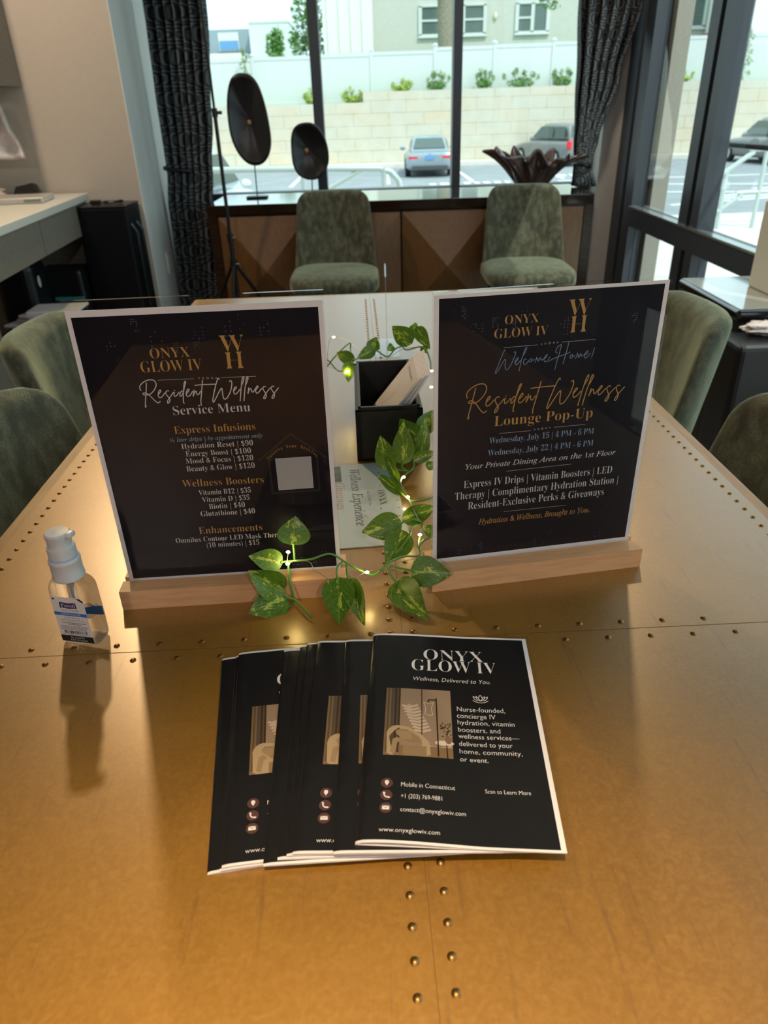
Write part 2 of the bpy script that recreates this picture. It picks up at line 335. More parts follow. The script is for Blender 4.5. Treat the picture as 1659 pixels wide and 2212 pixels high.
CAPH = {k: max(y for x, y in raw_text('H', k)[0]) for k in 'NOSUI'}
def text(mb, s, kind, x0, x1, y, cap, put):
    """one line of lettering from x0 to x1 on baseline y with capital height cap; put(x, y) gives the point on the surface"""
    v, f = raw_text(s, kind); a = min(p[0] for p in v); b = max(p[0] for p in v); sx = (x1 - x0) / (b - a); sy = cap / CAPH[kind]
    mb.add([put(x0 + (px - a) * sx, y + py * sy) for px, py in v], f)
def ribbon(mb, pts, wd, put, k=5):
    P = crom([(p[0], p[1], 0) for p in pts], k) if len(pts) > 2 else [Vector((p[0], p[1], 0)) for p in pts]
    L = []
    for i, p in enumerate(P):
        t = P[min(i + 1, len(P) - 1)] - P[max(i - 1, 0)]; t = t.normalized() if t.length > 1e-9 else Vector((1, 0, 0)); n = Vector((-t.y, t.x, 0)) * wd / 2
        if i == 0: p = p - t * wd * .4
        if i == len(P) - 1: p = p + t * wd * .4
        L.append((p + n, p - n))
    mb.add([put(q.x, q.y) for pr_ in L for q in pr_], [(2 * i, 2 * i + 1, 2 * i + 3, 2 * i + 2) for i in range(len(P) - 1)])
def disc(mb, x, y, r, put, n=10, inner=0):
    if inner: 
        mb.add([put(x + rr * math.cos(2 * PI * k / n), y + rr * math.sin(2 * PI * k / n)) for rr in (inner, r) for k in range(n)], [(k, (k + 1) % n, n + (k + 1) % n, n + k) for k in range(n)])
    else: mb.add([put(x + r * math.cos(2 * PI * k / n), y + r * math.sin(2 * PI * k / n)) for k in range(n)], [tuple(range(n))])
def poly(mb, pts, put): mb.add([put(*p) for p in pts], [tuple(range(len(pts)))])
# ------------------------------------------------------------------ room
def sbox(name, lo, hi, m): return struct(MB().b2(lo, hi).build(name, m))
sbox('floor', (-3.4, -3.2, -0.1), (1.56, 5.1, 0), FLOORM)
sbox('ceiling', (-3.4, -3.2, 2.75), (1.6, 5.1, 2.85), CEIL)
sbox('wall_back', (-3.4, -3.2, 0), (1.6, -3.05, 2.75), mat('dark_back_wall', (0.1, 0.085, 0.075), 0.8))
sbox('wall_left', (-3.4, -3.05, 0), (-3.25, 4.2, 2.75), WALL)
sbox('wall_front_left', (-3.4, 4.2, 0), (-1.247, 5.1, 2.75), WALL)
sbox('wall_front_return_lit', (-1.2475, 4.2015, 0), (-1.2425, 4.92, 2.75), mat('window_lit_return', (0.78, 0.78, 0.74), 0.7))  # slab added over the same wall; window light put into its paler colour
sbox('wall_front_right', (1.36, 4.76, 0), (1.56, 5.1, 2.75), WALLW)
sbox('wall_front_below', (-1.247, 4.92, 0), (1.36, 5.1, 0.70), WALLW)
sbox('wall_front_above', (-1.247, 4.92, 2.6), (1.36, 5.1, 2.75), WALLW)
sbox('wall_right_above', (1.47, -3.05, 2.6), (1.6, 4.76, 2.75), WALLW)
sbox('wall_right_rear', (1.47, -3.05, 0), (1.6, -1.2, 2.6), WALLW)
sbox('trim_1', (1.56, 4.36, -0.1), (1.645, 4.76, 2.85), mat('outer_column_paint', (0.3, 0.29, 0.25), 0.8))
w1 = MB()
for x0, x1 in ((-1.247, -1.19), (-0.345, -0.287), (0.49, 0.542), (1.31, 1.36)): w1.b2((x0, 4.92, 0.70), (x1, 5.03, 2.6))
w1.b2((-1.247, 4.93, 0.70), (1.36, 5.03, 0.746)).b2((-1.247, 4.93, 2.55), (1.36, 5.03, 2.6))
win1 = struct(w1.build('window_1', FRAME))
for x0, x1 in ((-1.19, -0.345), (-0.287, 0.49), (0.542, 1.31)): MB().b2((x0, 4.972, 0.746), (x1, 4.978, 2.55)).build('pane', PANE, win1)
w2 = MB()
w2.b2((1.47, 4.60, 0), (1.55, 4.76, 2.6)).b2((1.49, 4.545, 0), (1.55, 4.60, 2.6)).b2((1.47, 4.41, 0), (1.55, 4.545, 2.6))
for y0, y1 in ((3.60, 3.70), (3.47, 3.555), (1.72, 1.90), (-0.1, 0.08), (-1.2, -1.02)): w2.b2((1.47, y0, 0), (1.55, y1, 2.6))
w2.b2((1.49, 3.55, 0), (1.55, 3.61, 2.6))
w2.b2((1.466, -1.2, 0.555), (1.553, 4.415, 0.655)).b2((1.47, -1.2, 0), (1.55, 4.42, 0.1)).b2((1.47, -1.2, 2.52), (1.55, 4.42, 2.6))
win2 = struct(w2.build('window_2', FRAME, None, False))
for y0, y1 in ((3.70, 4.41), (1.90, 3.47), (0.08, 1.72), (-1.02, -0.1)):
    for z0, z1 in ((0.655, 2.52), (0.1, 0.555)): MB().b2((1.507, y0, z0), (1.513, y1, z1)).build('pane', PANE, win2)
struct(MB().b2((1.512, 3.70, 0.655), (1.54, 3.745, 2.52)).b2((1.455, 1.9, 0.652), (1.5, 4.41, 0.662)).build('trim_2', mat('aluminium_trim', (0.42, 0.46, 0.48), 0.25, 0.8)))
tag(MB().tube([(1.60, 1.95, 1.015), (1.60, 3.66, 0.998)], 0.012, 10).build('push_bar', BLACKM, None, True), 'dark horizontal push bar across the glass to the right of the thick mullion', 'bar')
o_ = thing('wall_outlet', 'white outlet plate on the pale wall return beside the left curtain', 'outlet', (-1.2425, 4.5, 0.42))
MB().rbox((0.004, 0, 0), (0.008, 0.075, 0.12), 0.003).build('plate', PAPER, o_)
for z in (0.025, -0.025): MB().rbox((0.009, 0, z), (0.004, 0.03, 0.028), 0.001).build('socket', CREAM, o_)

# ------------------------------------------------------------------ curtains
def curtain(name, label, edges, y0, folds, amp, ties, seed):
    """edges: (z, x left, x right) from the top down"""
    t = thing(name, label, 'curtain', (0, 0, 0)); mb = MB(); nu, nv = 150, 60; z0, z1 = edges[0][0], edges[-1][0]; uv = []
    def lr(z):
        for a, b in zip(edges, edges[1:]):
            if a[0] >= z >= b[0]:
                k = (a[0] - z) / (a[0] - b[0]); k = k * k * (3 - 2 * k); return a[1] + (b[1] - a[1]) * k, a[2] + (b[2] - a[2]) * k
        return edges[-1][1:]
    def f(u, v):
        z = z0 + (z1 - z0) * v; l, r = lr(z); wd = r - l
        ph = u * folds * 2 * PI + 0.7 * math.sin(v * 5 + seed) + 0.5 * math.sin(u * 9 + seed)
        a = amp * (0.5 + 0.5 * min(1, wd / 0.3)); uv.append((u * 6.2, v * 26))
        return (l + wd * u + 0.01 * math.sin(ph * 2 + v * 3), y0 + a * math.sin(ph), z)
    mb.grid(nu, nv, f); mb.uv = uv; o = mb.build('cloth_panel', CURTAIN, t, 'all', False)
    md = o.modifiers.new('thickness', 'SOLIDIFY'); md.thickness = 0.004
    if ties:
        z, l, r = ties; MB().tube([(l + (r - l) * (0.5 - 0.5 * math.cos(k * 2 * PI / 16)), y0 - (amp + .02) * math.sin(k * 2 * PI / 16), z + 0.01 * math.cos(k * PI / 8)) for k in range(17)], 0.012, 8).build('tie_band', BLACKM, t, True)
    return t
curtain('window_curtain', 'dark patterned curtain at the left end of the window, beside the light stand', [(2.6, -1.2, -0.835), (1.65, -1.19, -0.86), (1.15, -1.2, -0.895), (0.92, -1.2, -0.925), (0.7, -1.225, -0.95), (0.02, -1.235, -1.0)], 4.62, 7, 0.05, (0.91, -1.205, -1.03), 1)
curtain('window_curtain', 'dark patterned curtain gathered by a tieback at the right end of the window', [(2.6, 1.09, 1.50), (1.65, 1.12, 1.455), (1.3, 1.15, 1.37), (1.0, 1.172, 1.285), (0.87, 1.185, 1.255), (0.752, 1.185, 1.30)], 4.62, 5, 0.05, (0.87, 1.18, 1.262), 2)
# ------------------------------------------------------------------ sideboard under the window
sb = thing('sideboard', 'dark wooden sideboard with bronze pyramid panel doors under the window', 'sideboard', (0.147, 4.5, 0))
HW = 1.065
MB().rbox((0, 0.045, 0.7225), (2 * HW, 0.59, 0.05), 0.004, 2).build('top', mat('polished_espresso', (0.02, 0.009, 0.005), 0.1, coat=1.0), sb)
MB().b2((-HW, -0.245, 0.06), (-HW + 0.05, 0.34, 0.697)).b2((HW - 0.05, -0.245, 0.06), (HW, 0.34, 0.697)).b2((-HW, -0.2, 0.06), (HW, 0.34, 0.12)).b2((-HW, 0.3, 0.06), (HW, 0.34, 0.697)).b2((-HW, -0.235, 0.10), (HW, -0.2, 0.697)).build('carcass', DARKW, sb)
for k in range(4):
    dw = (2 * HW - 0.1) / 4; xc = -HW + 0.05 + dw * (k + 0.5); a, b = dw / 2 - 0.006, 0.28; zc = 0.405
    mb = MB(); y = -0.245
    mb.add([(xc - a, y, zc - b), (xc + a, y, zc - b), (xc + a, y, zc + b), (xc - a, y, zc + b), (xc, y - 0.085, zc), (xc - a, -0.236, zc - b), (xc + a, -0.236, zc - b), (xc + a, -0.236, zc + b), (xc - a, -0.236, zc + b)],
           [(0, 1, 4), (1, 2, 4), (2, 3, 4), (3, 0, 4), (0, 1, 6, 5), (1, 2, 7, 6), (2, 3, 8, 7), (3, 0, 5, 8), (5, 6, 7, 8)])
    mb.build('door', DOORW, sb)
for sx in (-1, 1):
    for sy in (-0.18, 0.28): MB().b2((sx * 0.98 - 0.03, sy - 0.03, 0), (sx * 0.98 + 0.03, sy + 0.03, 0.06)).build('foot', DARKW, sb)
# shell discs on stands
def shell_disc(name, label, x, y, zc, hw, hh, base, tilt, bead):
    t = thing(name, label, 'sculpture', (x, y, 0.748)); zc -= 0.748
    MB().rbox((0, 0, 0.005), (0.12, 0.08, 0.01), 0.002).build('base', BLACKM, t); MB().tube([(0, 0, 0.008), (0.004, 0.0, zc - hh * .8)], 0.0035, 8).build('rod', BLACKM, t, True)
    mb = MB(); n, m = 48, 10
    def f(u, v):
        a = 2 * PI * u; q = v; e = 2.35; ca, sa = math.cos(a), math.sin(a)
        rx = hw * math.copysign(abs(ca) ** (2 / e), ca) * (1 + 0.05 * math.sin(3 * a + zc * 9)); rz = hh * math.copysign(abs(sa) ** (2 / e), sa)
        xx, zz = rx * q, rz * q; return (xx + tilt * zz, -0.035 * q * q + 0.0012 * q * math.sin(9 * a) + 0.01, zc + zz)
    mb.grid(n, m, f); o = mb.build('shell_disc', DISC, t, 'all'); md = o.modifiers.new('thickness', 'SOLIDIFY'); md.thickness = 0.006
    MB().ell((bead[0], -0.008, zc + bead[1]), (0.012, 0.012, 0.014)).build('bead', PEARL, t, True)
shell_disc('shell_sculpture', 'tall oval black shell disc on a rod stand, left on the sideboard', -0.685, 4.6, 1.148, 0.114, 0.228, 0, 0.06 * -1, (0.0, -0.01))
shell_disc('shell_sculpture', 'shorter round black shell disc on a rod stand, beside the window mullion', -0.362, 4.62, 0.982, 0.107, 0.148, 0, -0.04, (-0.015, 0.005))
# ruffled bowl
bw = thing('ruffled_bowl', 'dark glossy ruffled bowl on the sideboard behind the right velvet chair', 'bowl', (0.905, 4.47, 0.748))
mb = MB()
def fb(u, v):
    a = 2 * PI * u; q = v; r = 0.05 + 0.115 * q ** 0.55 + 0.055 * q ** 5 + q ** 3 * (0.03 * math.sin(5 * a + 1) + 0.02 * math.sin(9 * a)); wv = q ** 3 * (0.026 * math.sin(7 * a + .5) + 0.02 * math.sin(12 * a + 2) - 0.025 * math.cos(a))
    ru = 1 + 0.2 * q * math.sin(7 * a + 0.5) + 0.07 * q * math.sin(13 * a + 1.1); return (r * math.cos(a) * ru * 0.98, r * math.sin(a) * ru * 0.7, 0.01 + 0.165 * q + wv)
mb.grid(110, 16, fb); o = mb.build('ruffled_shell', STONE, bw, 'all', False); md = o.modifiers.new('thickness', 'SOLIDIFY'); md.thickness = 0.01
MB().lathe([(0.06, 0), (0.062, 0.012), (0.05, 0.02)], (0, 0, 0), 24).build('foot', STONE, bw, True)

# ------------------------------------------------------------------ light stand (tripod)
ls = thing('light_stand', 'thin black telescopic tripod stand in front of the window', 'stand', (-0.775, 4.08, 0))
MB().tube([(0, 0, 0.28), (0, 0, 0.62)], 0.013, 12).build('lower_tube', BLACKM, ls, True)
MB().tube([(0, 0, 0.62), (0, 0, 1.19)], 0.0095, 10).build('middle_tube', BLACKM, ls, True); MB().tube([(0, 0, 1.19), (0, 0, 2.15)], 0.0065, 10).build('upper_tube', BLACKM, ls, True)
for z, r in ((0.605, 0.018), (1.19, 0.014), (0.47, 0.02)):
    c = MB().tube([(0, 0, z - 0.02), (0, 0, z + 0.02)], r, 12).build('clamp', BLACKM, ls, True); MB().tube([(0.012, -0.005, z), (0.036, -0.014, z)], 0.008, 8).build('knob', CHROME if z < 1 else BLACKM, c, True)
for k in range(3):
    a = 0.5 + k * 2 * PI / 3; ex, ey = math.cos(a), math.sin(a)
    MB().tube([(0.015 * ex, 0.015 * ey, 0.46), (0.30 * ex, 0.30 * ey, 0.012)], 0.009, 8).build('leg', BLACKM, ls, True)
    MB().tube([(0.012 * ex, 0.012 * ey, 0.27), (0.14 * ex, 0.14 * ey, 0.262)], 0.005, 6).build('brace', BLACKM, ls, True)

# ------------------------------------------------------------------ velvet chairs
def make_chair(name, label):
    t = thing(name, label, 'chair', (0, 0, 0), 0, 'olive velvet dining chairs'); mb = MB()
    nu, nv = 48, 16
    def fs(u, v):
        a = 2 * PI * u; b = -PI / 2 + PI * v; e = 0.42; s_ = lambda q, p: math.copysign(abs(q) ** p, q)
        cb = s_(math.cos(b), 0.45); return (0.232 * cb * s_(math.cos(a), e), 0.235 * cb * s_(math.sin(a), e), 0.405 + 0.052 * s_(math.sin(b), 0.6) + 0.006 * (1 - (2 * u - 1) ** 2) - (0.012 * max(0, -math.sin(a)) * cb))
    mb.grid(nu, nv, fs); mb.build('seat', VELVET, t, 'all')
    mb = MB(); z0, z1 = 0.40, 0.815
    def fbk(u, v):
        a = 2 * PI * u; z = z0 + (z1 - z0) * (1 - (1 - v) ** 1.25) if v > 0.02 else z0
        k = (z - z0) / (z1 - z0); wd = 0.224 - 0.036 * k; top = max(0, (z - (z1 - 0.075)) / 0.075)
        wd = (wd - 0.07) + 0.07 * math.sqrt(max(0, 1 - top ** 2.4)); th = 0.036 * math.sqrt(max(0.02, 1 - max(0, (z - (z1 - 0.03)) / 0.03) ** 2)); ca, sa = math.cos(a), math.sin(a)
        x = wd * math.copysign(abs(ca) ** 0.55, ca); xx = x / 0.222
        return (x, 0.195 + 0.075 * k - 0.085 * abs(xx) ** 2.4 + th * math.copysign(abs(sa) ** 0.75, sa), z)
    mb.grid(64, 26, fbk); n = 64; top0 = len(mb.v) - 65
    mb.f.append(tuple(range(top0, top0 + 64))); mb.f.append(tuple(range(0, 64))[::-1]); mb.build('backrest', VELVET, t, True)
    for sx in (-1, 1):
        MB().tube([(sx * 0.17, -0.17, 0.37), (sx * 0.2, -0.2, 0.0)], [0.013, 0.009], 10).build('leg', BLACKM, t, True)
        MB().tube([(sx * 0.16, 0.15, 0.37), (sx * 0.19, 0.23, 0.0)], [0.013, 0.009], 10).build('leg', BLACKM, t, True)
    MB().b2((-0.17, -0.18, 0.345), (0.17, 0.17, 0.37)).build('seat_frame', BLACKM, t)
    return t
ch = make_chair('dining_chair', 'olive velvet chair against the sideboard, to the left, behind the upright clear card')
ch.location = (-0.217, 3.92, 0); ch.rotation_euler = (0, 0, 0)
dup(ch, 'olive velvet chair against the sideboard, below the ruffled bowl', (0.797, 3.92, 0), 0)
dup(ch, 'olive velvet chair on the table right side, beside the black cabinet, farther one', (0.475, 1.63, 0), -PI / 2)
dup(ch, 'olive velvet chair at the right edge of the photo, nearer one on that side', (0.40, 0.91, 0), -PI / 2 + 0.05)
dup(ch, 'olive velvet chair on the table left side, in front of the white papers, farther one', (-0.525, 1.62, 0), PI / 2)
dup(ch, 'olive velvet chair at the left edge of the photo, behind the hand sanitizer', (-0.40, 1.045, 0), PI / 2 - 0.06)
for o in list(S.objects):
    if o.get('category') == 'chair' and o.location.y < 3: o.scale = (1, 1, 0.962)

# ------------------------------------------------------------------ table
tb = thing('dining_table', 'long bronze-clad dining table studded with brass tacks in the foreground', 'table', (0, 0, 0), 0.024)
X0, X1, Y0, Y1 = -0.428, 0.469, -0.35, 1.97
MB().b2((X0 + 0.001, Y0, 0.715), (X1 - 0.001, Y1 - 0.001, 0.75)).build('tabletop', TABLE, tb)
rim = MB()
rim.b2((X0 - 0.014, Y0, 0.70), (X0 + 0.001, Y1, 0.7495)).b2((X1 - 0.001, Y0, 0.70), (X1 + 0.014, Y1, 0.7495)).b2((X0 - 0.014, Y1 - 0.001, 0.70), (X1 + 0.014, Y1 + 0.013, 0.7495)).build('rim', EDGEW, tb)
rv = MB(); RIV = []
def tack(x, y): RIV.append((x, y))
def tack_mesh(mb, x, y, r=0.0022): mb.lathe([(r * 1.35, 0.7497), (r * 1.3, 0.7505), (r * 0.95, 0.7512), (r * 0.55, 0.7516), (0.0004, 0.7517)], (x, y, 0), 12)
for i in range(115):
    y = -0.3 + i * 0.02
    if y < Y1 - 0.02: tack(X0 + 0.018, y); tack(X1 - 0.015, y)
for i in range(110):
    y = 0.537 + (i - 41) * 0.0201
    if y < Y1 - 0.02: tack(0.0152, y); tack(0.0370, y + (0.0015 if y < 0.5 else 0))
for i in range(22):
    x = -0.0433 - 0.0399 * (i - 9)
    if X0 + 0.03 < x < X1 - 0.03 and not 0.005 < x < 0.045: tack(x, 0.5368)
    x -= 0.019 - 0.0399
    if X0 + 0.03 < x < X1 - 0.03 and not 0.005 < x < 0.045: tack(x, 0.515)
RIV = [p for p in RIV if abs(p[0] - 0.02) < 0.03 or p[1] > 0.45]; RIV.sort(key=lambda p: (p[1] < 0.2, p[0] ** 2 + (p[1]) ** 2))
mb = MB(); tack_mesh(mb, 0, 0); r0 = mb.build('rivet', BRASS, tb, True); r0.location = (RIV[0][0], RIV[0][1], 0)
for p in RIV[1:100]: o = r0.copy(); C.objects.link(o); o.parent = tb; o.location = (p[0], p[1], 0)
for p in RIV[100:]: tack_mesh(rv, *p)
rest = rv.build('rivet', BRASS, tb, True); rest['kind'] = 'stuff'
MB().b2((X0 + 0.004, 0.5262, 0.7498), (X1 - 0.004, 0.5270, 0.75015)).b2((0.0260, Y0, 0.7498), (0.0267, Y1 - 0.004, 0.75015)).build('seam', mat('seam_brown', (0.15, 0.07, 0.008), 0.5), tb)  # brown joint lines along and across the tabletop
for y in (0.05, 1.55): MB().b2((-0.2, y - 0.12, 0.0), (0.24, y + 0.12, 0.715)).build('pedestal', DARKW, tb)
# measured lettering, in millimetres on each sheet
SIGN_L = [('ONYX', 'U', 'gold', -44.4, -10.3, 250.0, 8.91), ('GLOW IV', 'U', 'gold', -54.5, -1.3, 237.8, 9.9), ('Service Menu', 'S', 'white', -33.6, 35.8, 196.9, 8.45), ('Express Infusions', 'S', 'gold', -35.8, 38.1, 178.6, 7.24), ('½ liter drips | by appointment only', 'I', 'blue', -41.2, 43.8, 170.6, 4.04), ('Hydration Reset | $90', 'S', 'white', -31.9, 34.2, 163.1, 5.19), ('Energy Boost | $100', 'S', 'white', -29.2, 31.3, 155.3, 5.25), ('Mood & Focus | $120', 'S', 'white', -30.4, 32.6, 147.9, 5.31), ('Beauty & Glow | $120', 'S', 'white', -31.0, 33.1, 139.8, 5.37), ('Wellness Boosters', 'S', 'gold', -37.4, 39.8, 123.5, 7.45), ('Vitamin B12 | $35', 'S', 'white', -23.6, 26.3, 113.8, 5.37), ('Vitamin D | $35', 'S', 'white', -21.5, 24.2, 105.9, 5.43), ('Biotin | $40', 'S', 'white', -15.9, 18.8, 98.2, 5.49), ('Glutathione | $40', 'S', 'white', -25.1, 27.7, 90.5, 5.55), ('Enhancements', 'S', 'gold', -29.8, 32.6, 70.7, 7.6), ('Omnilux Contour LED Mask Therapy', 'S', 'white', -54.1, 56.7, 61.7, 5.56), ('(10 minutes) | $15', 'S', 'white', -24.7, 27.8, 54.3, 5.62)]
SIGN_R = [('ONYX', 'U', 'gold', -44.0, -12.7, 264.4, 7.73), ('GLOW IV', 'U', 'gold', -53.1, -2.9, 252.4, 8.32), ('Lounge Pop-Up', 'S', 'gold', -49.0, 49.4, 168.0, 10.0), ('Wednesday, July 15 | 4 PM - 6 PM', 'S', 'blue', -53.1, 53.0, 150.4, 6.03), ('Wednesday, July 22 | 4 PM - 6 PM', 'S', 'blue', -53.9, 53.9, 137.5, 6.14), ('Your Private Dining Area on the 1st Floor', 'I', 'white', -76.3, 79.0, 125.1, 5.51), ('Express IV Drips | Vitamin Boosters | LED', 'S', 'white', -77.1, 77.9, 104.8, 7.93), ('Therapy | Complimentary Hydration Station |', 'S', 'white', -85.8, 85.8, 92.5, 8.06), ('Resident-Exclusive Perks & Giveaways', 'S', 'white', -72.1, 72.3, 80.1, 8.2), ('Hydration & Wellness, Brought to You.', 'I', 'gold', -60.5, 59.1, 61.3, 6.41)]
RULE_L = [(-41.7, 230.3, -10.5, 230.1), (13.4, 230.0, 44.3, 229.4)]
DOT_L = [(-5.6, 230.5), (-2.1, 230.3), (1.8, 230.1), (5.8, 229.9), (9.2, 229.7)]
RULE_R = [(-43.6, 243.5, -12.1, 243.7), (11.0, 244.4, 43.2, 244.6), (-43.5, 160.0, -12.2, 159.9), (11.4, 161.1, 43.0, 161.0), (-34.1, 118.9, 32.8, 119.4), (-34.1, 73.2, 32.2, 72.6)]
DOT_R = [(-8.2, 244.1), (-4.6, 244.3), (-0.6, 244.5), (3.4, 244.5), (6.9, 244.5), (-8.2, 160.7), (-4.5, 160.9), (-0.6, 161.0), (3.3, 161.0), (7.0, 161.1)]
LOGO = [[[16.43, 267.42], [22.21, 267.21], [21.42, 266.41], [21.3, 265.54], [24.14, 256.57], [23.12, 253.05], [22.47, 253.08], [18.53, 263.92], [17.95, 265.92]], [[24.8, 267.23], [30.62, 267.22], [29.82, 266.01], [29.81, 265.13], [32.73, 256.59], [31.71, 252.85], [31.06, 252.88], [27.03, 263.73], [26.51, 265.51]], [[24.08, 256.13], [23.96, 256.58], [26.85, 263.96], [27.05, 263.84]], [[32.73, 256.59], [32.61, 257.04], [35.76, 265.51], [35.92, 265.45]], [[34.49, 267.1], [37.73, 267.17], [36.39, 265.92], [35.85, 265.06], [35.4, 265.74]], [[19.87, 252.31], [24.78, 252.41], [24.11, 251.43], [23.98, 249.64], [23.79, 239.91], [24.4, 237.82], [19.86, 237.71], [20.89, 239.6], [20.95, 250.69]], [[29.14, 252.42], [34.59, 252.37], [33.6, 251.41], [33.36, 249.85], [33.15, 240.8], [34.52, 237.65], [29.45, 237.68], [30.46, 239.57], [30.61, 250.21], [30.02, 251.59]], [[23.96, 245.36], [30.18, 245.13], [30.15, 244.91], [23.93, 245.13]]]
LOGO_M = [[1.0132, 0.0204], [-0.0088, 0.9999], [0.1098, 14.3935]]
SCRIPT_RW = [[[-52.2, 228.3], [-53.5, 222.3], [-55.2, 215.3], [-56.7, 209.1], [-57.2, 205.6], [-56.3, 207.1]], [[-58.2, 221.6], [-58.8, 223.9], [-57.8, 226.5], [-54.8, 229.0], [-50.8, 230.8], [-47.4, 231.0], [-44.8, 229.8], [-44.0, 226.7], [-45.3, 223.2], [-48.2, 219.8], [-51.1, 217.8], [-53.7, 217.3], [-56.6, 217.6], [-57.0, 218.6], [-55.7, 219.3], [-53.5, 218.6], [-51.4, 216.5], [-49.0, 213.2], [-47.0, 210.6], [-45.1, 209.4], [-43.2, 210.6]], [[-43.5, 217.4], [-41.1, 219.9], [-41.3, 221.3], [-42.5, 220.4], [-43.8, 217.4], [-43.7, 214.7], [-42.4, 214.1], [-40.3, 215.4], [-38.1, 218.2]], [[-34.1, 219.9], [-35.2, 220.3], [-36.8, 219.0], [-36.9, 217.0], [-35.1, 213.8], [-34.4, 211.5], [-35.7, 209.1], [-36.9, 208.6], [-37.0, 209.9], [-35.6, 212.2], [-33.2, 215.0], [-30.3, 218.4]], [[-29.3, 218.6], [-30.0, 216.2], [-29.5, 214.6], [-27.6, 215.6], [-25.3, 218.2]], [[-29.0, 220.1], [-28.9, 220.3]], [[-21.4, 218.9], [-22.8, 219.2], [-24.7, 216.8], [-25.0, 215.0], [-24.0, 214.5], [-21.8, 217.5], [-19.7, 222.8], [-18.0, 227.1], [-18.2, 228.2], [-19.4, 226.3], [-20.9, 220.6], [-22.2, 214.0], [-22.9, 209.1], [-22.4, 207.7]], [[-18.6, 216.9], [-16.3, 219.5], [-16.3, 220.9], [-17.7, 220.0], [-19.1, 217.0], [-19.0, 214.5], [-17.4, 214.0], [-15.2, 215.8], [-13.3, 218.4]], [[-11.7, 219.7], [-12.6, 216.6], [-13.4, 213.7], [-11.8, 217.0], [-10.4, 218.3], [-10.0, 218.2], [-9.9, 216.0], [-9.0, 215.1], [-7.5, 216.3], [-6.4, 218.1]], [[-3.0, 228.3], [-4.2, 222.8], [-6.1, 214.5], [-7.4, 208.7], [-7.6, 204.8]], [[-10.3, 223.9], [-5.3, 224.2], [5.6, 224.1], [7.7, 224.0]], [[11.6, 228.2], [11.2, 229.5], [9.8, 227.4], [7.6, 222.2], [4.4, 213.0], [3.3, 208.6], [3.8, 207.4], [5.9, 210.2], [9.7, 216.3], [12.4, 219.9], [13.0, 218.8], [12.9, 214.3], [13.2, 210.7], [14.3, 209.7], [16.6, 211.0], [19.9, 216.2], [21.8, 221.4], [22.4, 225.0], [21.7, 226.7], [20.5, 225.9]], [[23.1, 216.9], [25.6, 219.5], [25.7, 220.6], [24.4, 220.2], [23.0, 217.4], [23.1, 214.7], [24.2, 213.8], [26.5, 215.4], [28.6, 218.0]], [[27.6, 207.2], [29.0, 214.4], [30.4, 221.0], [32.4, 224.9], [33.6, 228.3], [33.1, 229.7], [31.8, 227.1], [30.4, 221.0]], [[31.1, 207.3], [32.4, 214.2], [33.9, 220.8], [35.9, 224.7], [37.2, 228.1], [36.6, 229.5], [35.4, 226.9], [33.9, 220.8]], [[36.7, 219.1], [36.0, 216.2], [35.4, 213.6], [36.9, 217.1], [38.1, 218.4], [38.7, 217.9], [39.1, 215.6], [40.1, 214.9], [41.3, 216.4], [42.3, 217.7]], [[42.8, 216.8], [45.0, 219.3], [44.9, 220.4], [43.6, 219.6], [42.5, 216.8], [42.8, 214.3], [44.0, 213.7], [45.8, 215.3], [48.1, 218.0]], [[51.8, 219.2], [50.6, 219.7], [49.2, 218.4], [49.4, 216.9], [51.1, 213.2], [51.6, 211.4], [50.4, 208.7], [49.3, 208.2], [49.0, 209.2], [50.8, 212.3], [55.5, 217.9]], [[59.2, 219.2], [58.0, 219.5], [56.6, 218.3], [56.8, 216.5], [58.6, 213.0], [59.0, 211.0], [57.9, 208.5], [56.8, 208.0], [56.5, 209.1], [58.5, 212.3], [63.1, 217.7]]]
SCRIPT_M = [[1.2765, 0.0212], [0.0074, 1.3203], [-3.5968, -92.7385]]
